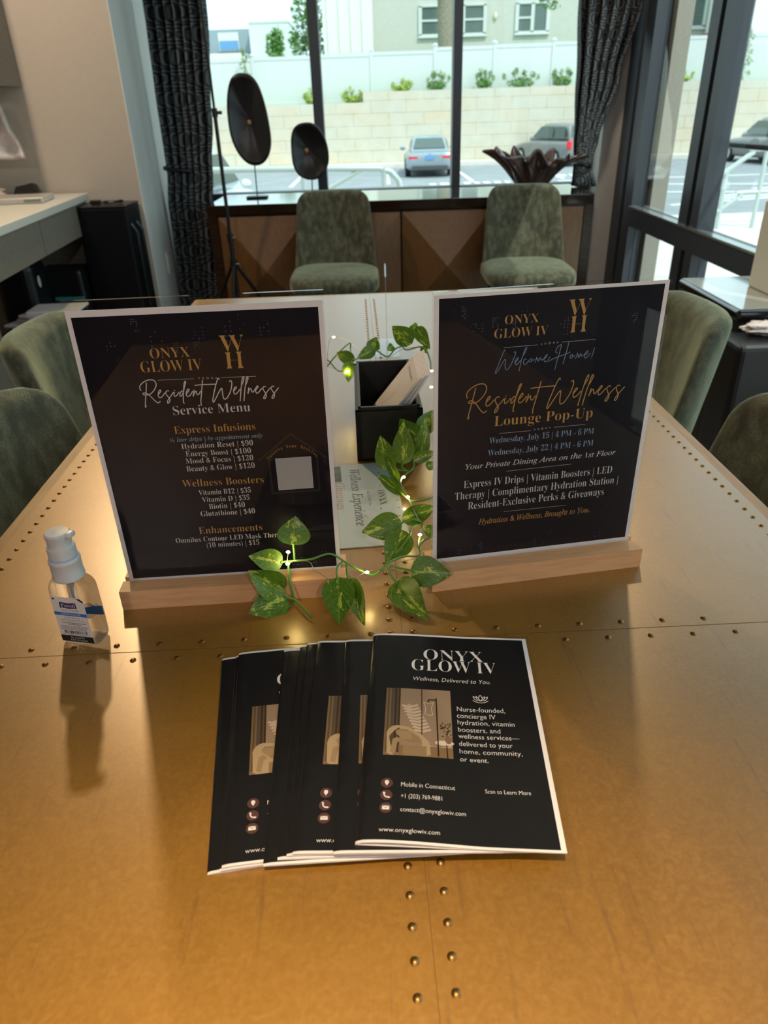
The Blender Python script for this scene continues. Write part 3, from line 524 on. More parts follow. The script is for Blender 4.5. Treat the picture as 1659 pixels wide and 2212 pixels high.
SCRIPT_WH = [[[-42.3, 240.1], [-42.7, 241.5], [-43.5, 240.1], [-45.3, 235.3], [-48.6, 226.2], [-50.3, 221.6], [-50.0, 220.2], [-47.8, 223.0], [-44.6, 228.4], [-42.6, 231.9], [-41.7, 232.5], [-41.2, 231.2], [-41.6, 227.8], [-41.1, 224.3], [-40.0, 222.7], [-38.3, 223.7], [-35.4, 228.6], [-33.2, 234.0], [-32.2, 237.6], [-32.6, 238.9], [-33.8, 238.5]], [[-31.8, 228.9], [-29.9, 231.6], [-29.4, 233.1], [-30.3, 233.0], [-31.9, 230.5], [-32.3, 228.6], [-31.2, 226.8], [-29.6, 227.1], [-27.3, 230.4]], [[-27.9, 220.3], [-27.0, 226.3], [-25.9, 232.8], [-23.6, 237.3], [-22.0, 241.3], [-22.7, 241.8], [-23.8, 239.8], [-25.1, 234.9], [-26.6, 229.4]], [[-21.9, 230.6], [-22.3, 231.6], [-23.5, 230.7], [-24.3, 228.3], [-23.5, 226.6], [-21.9, 226.5], [-19.9, 228.9], [-18.7, 230.0]], [[-17.2, 231.5], [-18.7, 230.0], [-18.5, 228.4], [-17.2, 228.2], [-16.1, 229.8], [-16.7, 231.6], [-15.7, 229.5], [-13.9, 230.3]], [[-11.8, 232.3], [-12.5, 229.5], [-13.3, 227.1], [-12.0, 230.4], [-10.7, 231.0], [-10.6, 229.1], [-10.1, 228.5], [-8.8, 230.8], [-7.9, 231.4], [-7.7, 229.5], [-6.7, 229.1], [-4.9, 230.5]], [[-4.3, 230.1], [-2.2, 232.5], [-2.0, 233.9], [-3.2, 232.9], [-4.6, 230.5], [-4.4, 228.2], [-3.0, 227.2], [-1.5, 228.0], [0.9, 231.3]], [[7.8, 234.7], [6.3, 235.1], [6.0, 236.8], [7.6, 240.4], [10.3, 242.1], [10.9, 241.4], [10.4, 238.4], [9.1, 231.6], [7.7, 225.4], [6.6, 218.6]], [[17.9, 244.0], [16.9, 237.5], [15.8, 232.3], [14.9, 228.0], [14.1, 223.9]], [[-0.0, 227.1], [2.0, 228.5], [7.3, 230.5], [15.4, 232.8], [20.1, 234.5]], [[22.0, 232.3], [20.3, 230.7], [20.5, 229.1], [21.7, 228.7], [22.8, 230.2], [22.3, 232.3], [23.4, 230.4], [25.1, 230.6]], [[27.4, 233.3], [26.7, 230.5], [25.7, 227.6], [27.0, 230.8], [28.2, 231.6], [28.3, 229.4], [29.0, 228.7], [30.0, 231.5], [30.9, 232.1], [31.0, 230.2], [32.0, 229.8], [33.8, 230.9]], [[34.8, 230.5], [37.2, 232.8], [37.3, 234.4], [35.8, 233.6], [34.5, 230.8], [34.6, 228.6], [35.6, 227.7], [37.2, 228.4], [39.9, 231.8]], [[43.5, 236.7], [42.5, 232.1], [41.5, 228.1]], [[41.0, 226.7], [41.0, 226.5]]]
BOOK = [('ONYX', 'U', 45.2, 97.2, 180.7, 13.25), ('GLOW IV', 'U', 34.9, 107.3, 166.3, 13.8), ('Wellness, Delivered to You.', 'O', 36.6, 101.0, 153.7, 4.56), ('Nurse-founded,', 'N', 71.7, 109.9, 121.2, 4.87), ('concierge IV', 'N', 71.4, 101.7, 114.1, 4.78), ('hydration, vitamin', 'N', 71.6, 115.8, 107.2, 4.66), ('boosters, and', 'N', 71.6, 104.1, 99.7, 4.57), ('wellness services—', 'N', 71.6, 117.9, 93.1, 4.46), ('delivered to your', 'N', 71.8, 111.9, 85.6, 4.36), ('home, community,', 'N', 71.8, 118.4, 78.3, 4.25), ('or event.', 'N', 71.8, 92.7, 70.8, 4.18), ('Mobile in Connecticut', 'N', 29.0, 67.0, 44.5, 3.66), ('+1 (203) 769-9881', 'N', 29.1, 57.6, 34.8, 3.55), ('contact@onyxglowiv.com', 'N', 28.9, 73.5, 23.9, 3.4), ('www.onyxglowiv.com', 'N', 15.0, 55.5, 7.7, 3.25), ('Scan to Learn More', 'N', 88.2, 120.1, 43.7, 3.3)]
LEAVES = [[[-0.0905, 0.602, 0.8133], [-0.0873, 0.612, 0.8364], 0.0295, [0.109, -0.918, 0.382]], [[-0.1043, 0.598, 0.794], [-0.1313, 0.59, 0.8071], 0.0209, [0.442, -0.788, 0.428]], [[-0.1063, 0.59, 0.7651], [-0.1303, 0.578, 0.7963], 0.0274, [0.599, -0.785, 0.158]], [[-0.1021, 0.585, 0.7604], [-0.1332, 0.565, 0.7586], 0.0297, [0.399, -0.675, 0.621]], [[-0.0479, 0.59, 0.7758], [-0.0464, 0.5483, 0.756], 0.0294, [0.058, -0.426, 0.903]], [[-0.0372, 0.596, 0.7683], [-0.0229, 0.5449, 0.758], 0.0187, [-0.174, -0.242, 0.955]], [[0.0277, 0.602, 0.7765], [0.0631, 0.592, 0.7779], 0.0291, [-0.243, -0.788, 0.565]], [[0.0116, 0.6, 0.7618], [0.0354, 0.5525, 0.757], 0.029, [-0.423, -0.298, 0.856]], [[0.0164, 0.6822, 0.785], [-0.0233, 0.6785, 0.778], 0.0283, [-0.008, -0.862, 0.507]], [[0.0216, 0.6609, 0.785], [0.0014, 0.6364, 0.765], 0.0282, [0.14, -0.692, 0.708]], [[0.0227, 0.6958, 0.782], [0.0585, 0.7088, 0.79], 0.0198, [0.171, -0.813, 0.556]], [[0.0537, 0.6482, 0.79], [0.0422, 0.6673, 0.79], 0.0125, [-0.595, -0.358, 0.719]], [[0.0212, 0.7388, 0.792], [-0.0066, 0.7774, 0.8], 0.0125, [-0.481, -0.496, 0.723]], [[0.008, 0.85, 0.7728], [-0.0012, 0.862, 0.811], 0.0259, [0.024, -0.952, 0.305]], [[0.0281, 0.86, 0.7759], [0.0287, 0.875, 0.8226], 0.027, [-0.031, -0.952, 0.306]], [[0.0464, 0.88, 0.7922], [0.0264, 0.9, 0.8192], 0.0295, [-0.132, -0.841, 0.525]], [[0.0513, 0.87, 0.7751], [0.0595, 0.885, 0.8249], 0.0179, [-0.075, -0.951, 0.299]], [[0.0555, 0.9, 0.8003], [0.0705, 0.915, 0.8246], 0.0239, [0.017, -0.855, 0.518]], [[0.0195, 0.8, 0.7754], [0.0019, 0.84, 0.8002], 0.0111, [-0.215, -0.581, 0.785]], [[0.0433, 0.86, 0.779], [0.0704, 0.86, 0.7886], 0.0145, [-0.141, -0.908, 0.394]], [[0.0575, 0.84, 0.7763], [0.0689, 0.84, 0.7822], 0.0114, [-0.193, -0.908, 0.372]], [[-0.0424, 1.16, 0.822], [-0.0731, 1.2, 0.8238], 0.0197, [-0.672, -0.54, 0.506]], [[-0.0486, 1.14, 0.8236], [-0.0509, 1.12, 0.8002], 0.0203, [0.076, -0.762, 0.643]], [[-0.0092, 1.2, 0.8276], [-0.0355, 1.18, 0.8186], 0.0198, [0.428, -0.773, 0.468]], [[-0.0131, 1.2, 0.8252], [-0.0037, 1.22, 0.8417], 0.0213, [0.22, -0.681, 0.699]], [[0.0536, 1.18, 0.8427], [0.0248, 1.2, 0.8652], 0.0294, [-0.247, -0.86, 0.447]], [[0.0576, 1.2, 0.8468], [0.0645, 1.22, 0.8656], 0.0186, [0.091, -0.699, 0.709]], [[0.0647, 1.18, 0.8656], [0.082, 1.15, 0.8419], 0.0205, [-0.313, -0.694, 0.649]], [[0.0239, 1.17, 0.8404], [0.0145, 1.15, 0.8404], 0.0133, [0.738, -0.344, 0.58]], [[0.07, 1.13, 0.8494], [0.0764, 1.12, 0.8426], 0.0117, [-0.364, -0.67, 0.647]]]
STEMS = [[[-0.0906, 0.6, 0.7939], [-0.0741, 0.6, 0.7953], [-0.0551, 0.604, 0.7983], [-0.0395, 0.602, 0.7885], [-0.0253, 0.604, 0.7772], [-0.013, 0.607, 0.7693], [-0.0046, 0.61, 0.7742], [0.0031, 0.615, 0.7786], [0.0187, 0.63, 0.7755], [0.0364, 0.64, 0.7702], [0.036, 0.66, 0.7724], [0.043, 0.7, 0.7707], [0.0343, 0.6902, 0.79], [0.0299, 0.7375, 0.785], [0.0209, 0.7697, 0.79], [0.0265, 0.83, 0.7696], [0.0413, 0.86, 0.7672], [0.0439, 0.87, 0.7797], [0.072, 0.88, 0.7784]], [[-0.0906, 0.6, 0.7939], [-0.0904, 0.602, 0.803], [-0.0905, 0.602, 0.8133]], [[-0.0906, 0.6, 0.7939], [-0.0976, 0.6, 0.7936], [-0.1043, 0.598, 0.794]], [[-0.0967, 0.598, 0.7937], [-0.0966, 0.592, 0.7802], [-0.0945, 0.588, 0.7669], [-0.0917, 0.584, 0.758], [-0.0819, 0.5678, 0.758], [-0.0736, 0.5586, 0.754]], [[-0.0917, 0.584, 0.758], [-0.099, 0.584, 0.761], [-0.1037, 0.588, 0.7628], [-0.1063, 0.59, 0.7651]], [[-0.0917, 0.584, 0.758], [-0.0961, 0.582, 0.7515], [-0.1008, 0.58, 0.7505], [-0.1021, 0.585, 0.7604]], [[-0.0424, 0.602, 0.7898], [-0.0474, 0.597, 0.7881], [-0.049, 0.593, 0.783], [-0.0479, 0.59, 0.7758]], [[-0.0392, 0.602, 0.788], [-0.0392, 0.599, 0.7785], [-0.0372, 0.596, 0.7683]], [[0.003, 0.612, 0.7779], [0.0148, 0.606, 0.777], [0.0277, 0.602, 0.7765]], [[-0.0, 0.612, 0.7754], [0.0057, 0.606, 0.7675], [0.0116, 0.6, 0.7618]], [[0.043, 0.7, 0.7746], [0.0322, 0.6822, 0.79], [0.0164, 0.6822, 0.785], [-0.0034, 0.6789, 0.783]], [[0.0422, 0.7, 0.7737], [0.0298, 0.665, 0.79], [0.026, 0.6519, 0.787], [0.0193, 0.6427, 0.782], [0.0112, 0.6369, 0.775]], [[0.0359, 0.65, 0.7731], [0.0421, 0.66, 0.7759], [0.0555, 0.67, 0.7758]], [[0.0315, 0.7338, 0.785], [0.0212, 0.7388, 0.792]], [[0.0314, 0.732, 0.785], [0.0452, 0.7346, 0.785], [0.0612, 0.7426, 0.785]], [[0.033, 0.85, 0.767], [0.0234, 0.85, 0.7684], [0.008, 0.85, 0.7728]], [[0.035, 0.85, 0.7659], [0.0255, 0.855, 0.7702], [0.0281, 0.86, 0.7759]], [[-0.0898, 1.2, 0.7994], [-0.0761, 1.2, 0.8158], [-0.0498, 1.2, 0.839], [-0.0479, 1.2, 0.8276], [-0.0424, 1.16, 0.822], [-0.0278, 1.18, 0.8254], [-0.0092, 1.2, 0.8276], [0.0141, 1.2, 0.8141], [0.0292, 1.19, 0.8306], [0.0536, 1.18, 0.8427], [0.0647, 1.18, 0.8656]], [[-0.0889, 1.2, 0.8123], [-0.083, 1.2, 0.8057], [-0.0749, 1.2, 0.795], [-0.0639, 1.18, 0.7973], [-0.0486, 1.14, 0.8236]], [[0.0392, 1.19, 0.8365], [0.0457, 1.17, 0.8335], [0.07, 1.13, 0.8494], [0.0797, 1.1, 0.8391], [0.0806, 1.08, 0.8266]]]
WIRES = [[[-0.0897, 1.2, 0.8007], [-0.0846, 1.2, 0.8389], [-0.0752, 1.2, 0.8511], [-0.0473, 1.2, 0.8402], [-0.0303, 1.18, 0.8255], [-0.0526, 1.14, 0.8106], [-0.0897, 1.2, 0.8007]], [[0.0859, 1.06, 0.8214], [0.0797, 1.06, 0.8332], [0.0764, 1.12, 0.8474], [0.0457, 1.17, 0.8372], [0.0165, 1.19, 0.8158]], [[0.0721, 0.88, 0.774], [0.0449, 0.855, 0.7695], [0.0265, 0.82, 0.774], [0.0215, 0.762, 0.79], [0.0285, 0.7437, 0.786], [0.0338, 0.7281, 0.787], [0.06, 0.7279, 0.79]], [[0.0285, 0.7437, 0.786], [0.0354, 0.6814, 0.795], [0.0438, 0.7, 0.7726], [0.0388, 0.68, 0.7723], [0.0355, 0.642, 0.7689], [0.0169, 0.625, 0.7733], [0.0015, 0.612, 0.7744], [-0.0191, 0.603, 0.7768], [-0.037, 0.59, 0.774]], [[-0.0543, 0.588, 0.7764], [-0.0656, 0.592, 0.7843], [-0.0714, 0.594, 0.7875], [-0.0754, 0.597, 0.7944], [-0.0884, 0.598, 0.7965], [-0.097, 0.597, 0.794], [-0.096, 0.602, 0.8046]]]
BULBS = [[-0.0954, 0.598, 0.8071], [-0.0963, 0.593, 0.7966], [-0.019, 0.6, 0.7788], [0.0384, 0.672, 0.7771], [0.0264, 0.815, 0.7765], [0.0282, 0.7362, 0.79], [-0.0752, 1.2, 0.8511], [-0.0521, 1.13, 0.8139], [0.079, 1.05, 0.8365], [0.0747, 1.0, 0.8288]]
# ------------------------------------------------------------------ printed signs in acrylic stands
def sign(label, x, y, rz, lines, rules, dots, zb, top_gap, faint_seed, more=None):
    t = thing('sign_stand', label, 'sign', (x, y, 0.75), rz)
    bs = MB(); W = 0.1135
    # grooved beech base, slightly raked front
    bs.prism([(-0.0225, 0), (0.0225, 0), (0.0225, 0.022), (0.0035, 0.022), (0.0035, 0.012), (-0.0035, 0.012), (-0.0035, 0.022), (-0.0225, 0.022)], -W, W, lambda u, v, s: (s, u, v)).build('base', BEECH, t)
    zt = 0.2965 + top_gap
    pr_ = [(-.0032, .0125), (-.0032, zt - .0015), (-.002, zt), (.002, zt), (.0032, zt - .0015), (.0032, .0125), (.001, .0125), (.001, zt - .003), (-.001, zt - .003), (-.001, .0125)]
    MB().prism(pr_, -0.1092, 0.1092, lambda u, v, s: (s, u, v)).build('acrylic_sleeve', ACRYL, t)
    MB().b2((-0.108, -0.0003, 0.0145), (0.108, 0.0003, 0.2935)).build('printed_sheet', PAPER, t)
    MB().b2((-0.1038, -0.00042, zb), (0.1038, -0.00034, zb + 0.2653)).build('dark_print', INK, t)
    put = lambda u, v: (u / 1000, -0.00052, v / 1000)
    M = {'gold': MB(), 'white': MB(), 'blue': MB(), 'faint': MB(), 'shade': MB(), 'panel': MB()}
    for s, kind, c, x0, x1, yb, cap in lines:
        text(M[c], s, kind, x0, x1, yb, cap, put)
    for a in rules: ribbon(M['white'], [(a[0], a[1]), (a[2], a[3])], 0.28, put)
    for i, (dx, dy) in enumerate(dots):
        k = i % 5; disc(M['white'], dx, dy, (0.55, 0.75, 1.05, 0.75, 0.55)[k], put, 12, (0.25, 0.5, 0.75, 0.5, 0.25)[k])
    rnd = random.Random(faint_seed)
    for band in (0, 1):
        for c in range(12 if band == 0 else 8):
            cx, cy_ = rnd.uniform(-94, 94), (rnd.uniform(262, 285) if band == 0 else rnd.uniform(30, 44)); r = rnd.choice((0.28, 0.45, 0.62)); st = rnd.choice((2.2, 3.4, 4.6))
            for i in range(rnd.randint(2, 3)):
                for j in range(rnd.randint(3, 6)):
                    if rnd.random() < 0.62:
                        px, py = cx + i * st, cy_ - j * st * .9
                        if abs(px) < 100 and zb * 1000 + 3 < py < zb * 1000 + 262: disc(M['faint'], px, py, r, put, 6)
    if more: more(M, put)
    for c, nm, m in (('gold', 'gold_lettering', GOLD), ('white', 'white_lettering', WHITE_INK), ('blue', 'pale_blue_lettering', BLUE_INK), ('faint', 'dot_pattern', FAINT), ('shade', 'house_outline', SHADE_INK), ('panel', 'plain_panel', mat('plain_grey_panel', (0.34, 0.32, 0.32), 0.6))):
        if M[c].v: M[c].build(nm, m, t, False, False)
    return t
def logo(M, put, A=None):
    f = (lambda p: p) if A is None else (lambda p: (p[0] * A[0][0] + p[1] * A[1][0] + A[2][0], p[0] * A[0][1] + p[1] * A[1][1] + A[2][1]))
    for pl in LOGO: poly(M['gold'], [f(p) for p in pl], put)
def script(M, c, strokes, put, wd, A=None):
    f = (lambda p: p) if A is None else (lambda p: (p[0] * A[0][0] + p[1] * A[1][0] + A[2][0], p[0] * A[0][1] + p[1] * A[1][1] + A[2][1]))
    for st in strokes: ribbon(M[c], [f(p) for p in st], wd, put)
def more_left(M, put):
    logo(M, put); script(M, 'white', SCRIPT_RW, put, 0.85)
    poly(M['panel'], [(53.0, 114.2), (87.0, 114.8), (87.0, 148.6), (53.0, 148.2)], put)
    for a in (((38.3, 147.2), (69.6, 172.4)), ((69.6, 172.4), (100.5, 147.3)), ((47, 150), (47, 111.5)), ((47, 111.5), (92.5, 112)), ((92.5, 112), (92.5, 150))): ribbon(M['shade'], a, 2.2, put)
    s = 'Reserve Your Session'; cx, cy_, r = 69.6, 131.5, 27.3
    for i, ch in enumerate(s):
        if ch == ' ': continue
        a = math.radians(142 - i * (104 / (len(s) - 1))); v, f = raw_text(ch, 'S'); wv = max(p[0] for p in v) + min(p[0] for p in v)
        ca, sa = math.sin(a), -math.cos(a)
        M['gold'].add([put(cx + r * math.cos(a) + (px - wv / 2) * 4.6 * ca - py * 4.6 * sa * 1.0, cy_ + r * math.sin(a) + (px - wv / 2) * 4.6 * sa + py * 4.6 * ca) for px, py in v], f)
def more_right(M, put):
    logo(M, put, LOGO_M); script(M, 'gold', SCRIPT_RW, put, 0.95, SCRIPT_M); script(M, 'blue', SCRIPT_WH, put, 0.55)
sign('dark service menu sign with white lettering in a wood-based acrylic stand', -0.1544, 0.6155, 0.0547, SIGN_L, RULE_L, DOT_L, 0.0227, 0.0055, 5, more_left)
sign('dark lounge pop-up event sign with blue dates in a wood-based acrylic stand', 0.1556, 0.6399, 0.1527, SIGN_R, RULE_R, DOT_R, 0.0252, 0.0002, 9, more_right)

# ------------------------------------------------------------------ booklets
BW, BH, T0 = 0.1375, 0.2145, 0.0010
ARCH = 0.0008
def bulge(u, v):
    """height of the cover above the table side of a booklet"""
    x = min(1, max(0, u / 0.085)); f = (x ** 0.5) * (1 - x) ** 1.35 * 2.05
    return T0 + ARCH * f * (0.72 + 0.28 * math.cos(PI * (v / BH)))
def cover_z(u, v): return bulge(u, v) - (0.0007 * (1 - u / 0.008) ** 2 if u < 0.008 else 0)
US = [0, .0004, .001, .0018, .003, .005, .008, .012, .017, .023, .03, .04, .055, .072, .085, .105, .12, BW]
def make_booklet(name, label):
    t = thing(name, label, 'booklet', (0, 0, 0), 0, 'fanned wellness booklets'); n = len(US); nv = 10
    mb = MB()                                   # folded white paper: flat leaves below, arched leaves above
    for lo, hi in ((lambda u, v: 0.0, lambda u, v: min(0.0006, cover_z(u, v) - 0.0001)), (lambda u, v: max(0.0, cover_z(u, v) - 0.0007 if u > 0.002 else 0.0003), lambda u, v: cover_z(u, v))):
        vs_ = []
        for j in range(nv + 1):
            v = BH * j / nv; vs_ += [(u, v, lo(u, v)) for u in US] + [(u, v, hi(u, v)) for u in US]
        fs = []; m = 2 * n
        for j in range(nv):
            for i in range(n - 1):
                a = j * m + i; fs += [(a, a + m, a + m + 1, a + 1), (a + n, a + n + 1, a + n + m + 1, a + n + m)]
            fs += [(j * m, j * m + n, (j + 1) * m + n, (j + 1) * m), (j * m + n - 1, (j + 1) * m + n - 1, (j + 1) * m + 2 * n - 1, j * m + 2 * n - 1)]
        for i in range(n - 1): fs += [(i, i + 1, n + i + 1, n + i), (nv * m + i, nv * m + n + i, nv * m + n + i + 1, nv * m + i + 1)]
        mb.add(vs_, fs)
    mb.build('pages', PAPER, t)
    mb = MB(); u1, v0, v1 = BW - 0.0036, 0.0018, BH - 0.0026
    pu = [-0.0003] + [u for u in US if u < u1] + [u1]; rows = 40
    def fc(u, v): return (u, v, (cover_z(max(0, u), v) if u >= 0 else 0.0001) + 0.00022 + 0.0002 * math.exp(-((u - 0.004) / 0.004) ** 2) * (1 + math.sin(v * 210) * math.sin(v * 77 + 1)))
    mb.add([fc(u, v0 + (v1 - v0) * j / rows) for j in range(rows + 1) for u in pu], [(j * len(pu) + i, j * len(pu) + i + 1, (j + 1) * len(pu) + i + 1, (j + 1) * len(pu) + i) for j in range(rows) for i in range(len(pu) - 1)])
    mb.build('cover', COVER, t, 'all')
    def putz(dz): return lambda u, v: (u / 1000, v / 1000, cover_z(u / 1000, v / 1000) + dz)
    L = MB()
    for s, kind, x0, x1, y, cap in BOOK: text(L, s, kind, x0, x1, y, cap, putz(0.00042))
    p = putz(0.00042)                            # lotus emblem
    for sg in (-1, 1):
        for a in ([(0, 0), (2.6, 2.2), (3.2, 5.2), (1.6, 3.4)], [(2.2, .2), (4.6, 2.0), (5.6, 5.0), (3.6, 3.6)]): ribbon(L, [(91.3 + sg * q[0] + (0.2 * sg), 133.6 + q[1]) for q in a], 0.5, p)
        ribbon(L, [(91.3, 131.6), (91.3 + sg * 3.2, 132.2), (91.3 + sg * 6.2, 134.0)], 0.5, p)
    ribbon(L, [(91.3, 133.6), (89.8, 136.4), (91.3, 140.2), (92.8, 136.4), (91.3, 133.6)], 0.5, p)
    ic = MB(); ps = putz(0.00034)
    for yy in (47.0, 36.8, 26.3): disc(ic, 18.9, yy, 4.3, ps, 24)
    ic.build('icon_disc', mat('maroon_print', (0.075, 0.028, 0.026), 0.5), t, False, False)
    # icons: map pin, handset, envelope
    poly(L, [(18.9, 44.6), (17.5, 47.0), (17.4, 48.4), (18.2, 49.4), (19.6, 49.4), (20.4, 48.4), (20.3, 47.0)], p)
    ribbon(L, [(17.2, 38.6), (17.5, 36.6), (18.9, 35.1), (20.8, 34.9)], 1.0, p); ribbon(L, [(17.0, 38.9), (17.7, 38.3)], 1.1, p); ribbon(L, [(20.1, 35.2), (21.0, 34.8)], 1.1, p)
    poly(L, [(16.4, 24.8), (21.4, 24.8), (21.4, 27.6), (18.9, 26.0), (16.4, 27.6)], p); poly(L, [(16.4, 27.9), (18.9, 26.4), (21.4, 27.9)], p)
    L.build('white_lettering', mat('white_cover_print', (0.7, 0.66, 0.65), 0.5), t, False, False)
    # photograph of a lounge: wall, curtain, palm shadow, armchair, drip stand, side table
    X = lambda u: 14.8 + u * 52.2
    Y = lambda v: 72.5 + v * 71.0
    col = {}
    def pic(c, pts, lv, sub=6):
        """a flat printed patch, subdivided so that it follows the curved cover"""
        mb_ = col.setdefault(c, MB()); q = putz(0.00030 + 0.00004 * lv); mb_.add([q(X(u), Y(v)) for u, v in pts], [tuple(range(len(pts)))])
    def strip(c, u0, u1, v0, v1, lv, k=9):
        mb_ = col.setdefault(c, MB()); q = putz(0.00030 + 0.00004 * lv)
        for i in range(k):
            a, b = u0 + (u1 - u0) * i / k, u0 + (u1 - u0) * (i + 1) / k
            for j in range(6):
                c0, c1 = v0 + (v1 - v0) * j / 6, v0 + (v1 - v0) * (j + 1) / 6
                mb_.add([q(X(a), Y(c0)), q(X(b), Y(c0)), q(X(b), Y(c1)), q(X(a), Y(c1))], [(0, 1, 2, 3)])
    strip('wall', 0, 1, 0, 1, 0, 14); strip('floor', 0, 1, 0, 0.14, 1, 14)
    for i, c in enumerate(('tan', 'brown', 'tan', 'grey', 'brown', 'dark', 'brown', 'dark')): strip(c, i * 0.028, (i + 1) * 0.028, 0.04, 1, 1, 2)
    pic('light', [(0.30, 0.70), (0.36, 0.76), (0.98, 0.30), (0.98, 0.12), (0.6, 0.12)], 1); strip('dark', 0.545, 0.56, 0.3, 1, 2, 1)
    for k in range(9):
        a, b = 0.36 + 0.024 * k, 0.72 - 0.045 * k
        pic('shade', [(a, b), (a - 0.10, b + 0.02), (a - 0.12, b - 0.01), (a + .02, b - 0.03)], 2); pic('shade', [(a, b), (a + 0.13, b + 0.035), (a + 0.14, b + 0.005), (a + .02, b - 0.03)], 2)
    def arc(cx, cy_, rx, ry, a0, a1, k=14): return [(cx + rx * math.cos(a0 + (a1 - a0) * i / k), cy_ + ry * math.sin(a0 + (a1 - a0) * i / k)) for i in range(k + 1)]
    pic('sofa', [(0.05, 0.03)] + [(0.04, 0.26)] + arc(0.20, 0.28, 0.165, 0.14, PI, PI / 2, 8) + [(0.36, 0.40), (0.55, 0.30), (0.66, 0.20), (0.68, 0.03), (0.6, 0.0), (0.1, 0.0)], 3)
    pic('sofad', [(0.16, 0.32), (0.22, 0.37), (0.34, 0.36), (0.5, 0.26), (0.55, 0.18), (0.3, 0.20), (0.26, 0.26)], 4); pic('cush', [(0.17, 0.34), (0.40, 0.34), (0.41, 0.22), (0.28, 0.22), (0.18, 0.29)], 5)
    pic('sofad', [(0.28, 0.0), (0.28, 0.14), (0.62, 0.14), (0.62, 0.0)], 4); pic('cush', [(0.10, 0.04), (0.13, 0.22), (0.20, 0.25), (0.26, 0.2), (0.2, 0.17), (0.17, 0.02)], 6)
    for a in ([(0.655, 0.80), (0.66, 0.83), (0.76, 0.83), (0.775, 0.80), (0.79, 0.02)],): 
        mb_ = col.setdefault('black', MB()); q = putz(0.00056); ribbon(mb_, [(X(u), Y(v)) for u, v in a], 0.95, q, 4)
    mb_ = col.setdefault('bag', MB()); q = putz(0.00052)
    for a in ([(0.58, 0.79), (0.61, 0.70), (0.60, 0.61)], [(0.73, 0.79), (0.70, 0.70), (0.72, 0.60)], [(0.60, 0.61), (0.66, 0.59), (0.72, 0.60)], [(0.58, 0.79), (0.66, 0.77), (0.73, 0.79)]): ribbon(mb_, [(X(u), Y(v)) for u, v in a], 0.5, q, 3)
    pic('bag', arc(0.88, 0.20, 0.14, 0.035, 0, 2 * PI, 18), 5); mb_ = col['black']; q = putz(0.00058); ribbon(mb_, [(X(.91), Y(.17)), (X(.92), Y(.0))], 0.8, q)
    pic('pot', arc(0.94, 0.25, 0.05, 0.06, 0, 2 * PI, 12), 6)
    rnd = random.Random(3)
    for k in range(26):
        a, b = rnd.uniform(0.83, 0.985), rnd.uniform(0.29, 0.47); th = rnd.uniform(0, 3); pic('leaf', [(a, b), (a + .02 * math.cos(th), b + .02 * math.sin(th)), (a + .035 * math.cos(th + .5), b + .03 * math.sin(th + .5)), (a + .012 * math.cos(th + 1.2), b + .02 * math.sin(th + 1.2))], 7)
    CP = {'wall': (0.27, 0.185, 0.12), 'floor': (0.2, 0.12, 0.06), 'tan': (0.16, 0.1, 0.05), 'brown': (0.09, 0.055, 0.028), 'grey': (0.06, 0.055, 0.05), 'dark': (0.035, 0.022, 0.014), 'light': (0.42, 0.31, 0.22), 'shade': (0.5, 0.38, 0.28), 'sofa': (0.4, 0.28, 0.16), 'sofad': (0.25, 0.165, 0.085), 'cush': (0.3, 0.2, 0.11), 'black': (0.01, 0.006, 0.005), 'bag': (0.6, 0.5, 0.4), 'pot': (0.2, 0.12, 0.07), 'leaf': (0.03, 0.03, 0.015)}
    ph = bpy.data.objects.new('photo_print', None)
    me = bpy.data.meshes.new('photo_print'); V = []; F = []; MI = []; ml = []
    for i, (c, m_) in enumerate(col.items()):
        o = len(V); V += m_.v; F += [tuple(k + o for k in f) for f in m_.f]; MI += [i] * len(m_.f); ml.append(mat('photo_' + c, CP[c], 0.35))
    me.from_pydata(V, [], F)
    for m_ in ml: me.materials.append(m_)
    me.polygons.foreach_set('material_index', MI); ph = bpy.data.objects.new('photo_print', me); C.objects.link(ph); ph.parent = t
    return t
# lower left corner and turn of each booklet, from the bottom of the fan to the top
FAN = [(-0.1230, 0.2940, 7.7, 'lowest and leftmost booklet of the black fan, only its spine edge showing'),
       (-0.1150, 0.2950, 6.4, 'second booklet from the left of the fan, a thin sliver'),
       (-0.1136, 0.2960, 6.1, 'third booklet from the left of the fan, half its armchair picture and contact icons showing'),
       (-0.0860, 0.2950, 2.4, 'booklet showing a plain black strip, just right of the half-covered left picture'),
       (-0.0770, 0.2980, 0.8, 'thin black booklet sliver, left of two in the middle of the fan'),
       (-0.0710, 0.2990, 0.75, 'thin black booklet sliver, right of two in the middle of the fan'),
       (-0.0670, 0.2990, -0.7, 'booklet in the middle of the fan showing three round contact icons'),
       (-0.0400, 0.2970, -0.4, 'booklet tucked directly under the top booklet of the fan'),
       (-0.0260, 0.3020, -3.5, 'topmost booklet of the fan, its whole black cover with armchair picture showing')]
for i, (x, y, a, lb) in enumerate(FAN):
    if i == 0: bk0 = make_booklet('booklet', lb); r = bk0
    elif i == 8: ARCH = 0.0046; r = make_booklet('booklet', lb)
    else: r = dup(bk0, lb)
    r.location = (x, y, 0.7503 + i * 0.00185); r.rotation_euler = (0, 0, math.radians(a))
    r.rotation_euler.y = i * 0.004

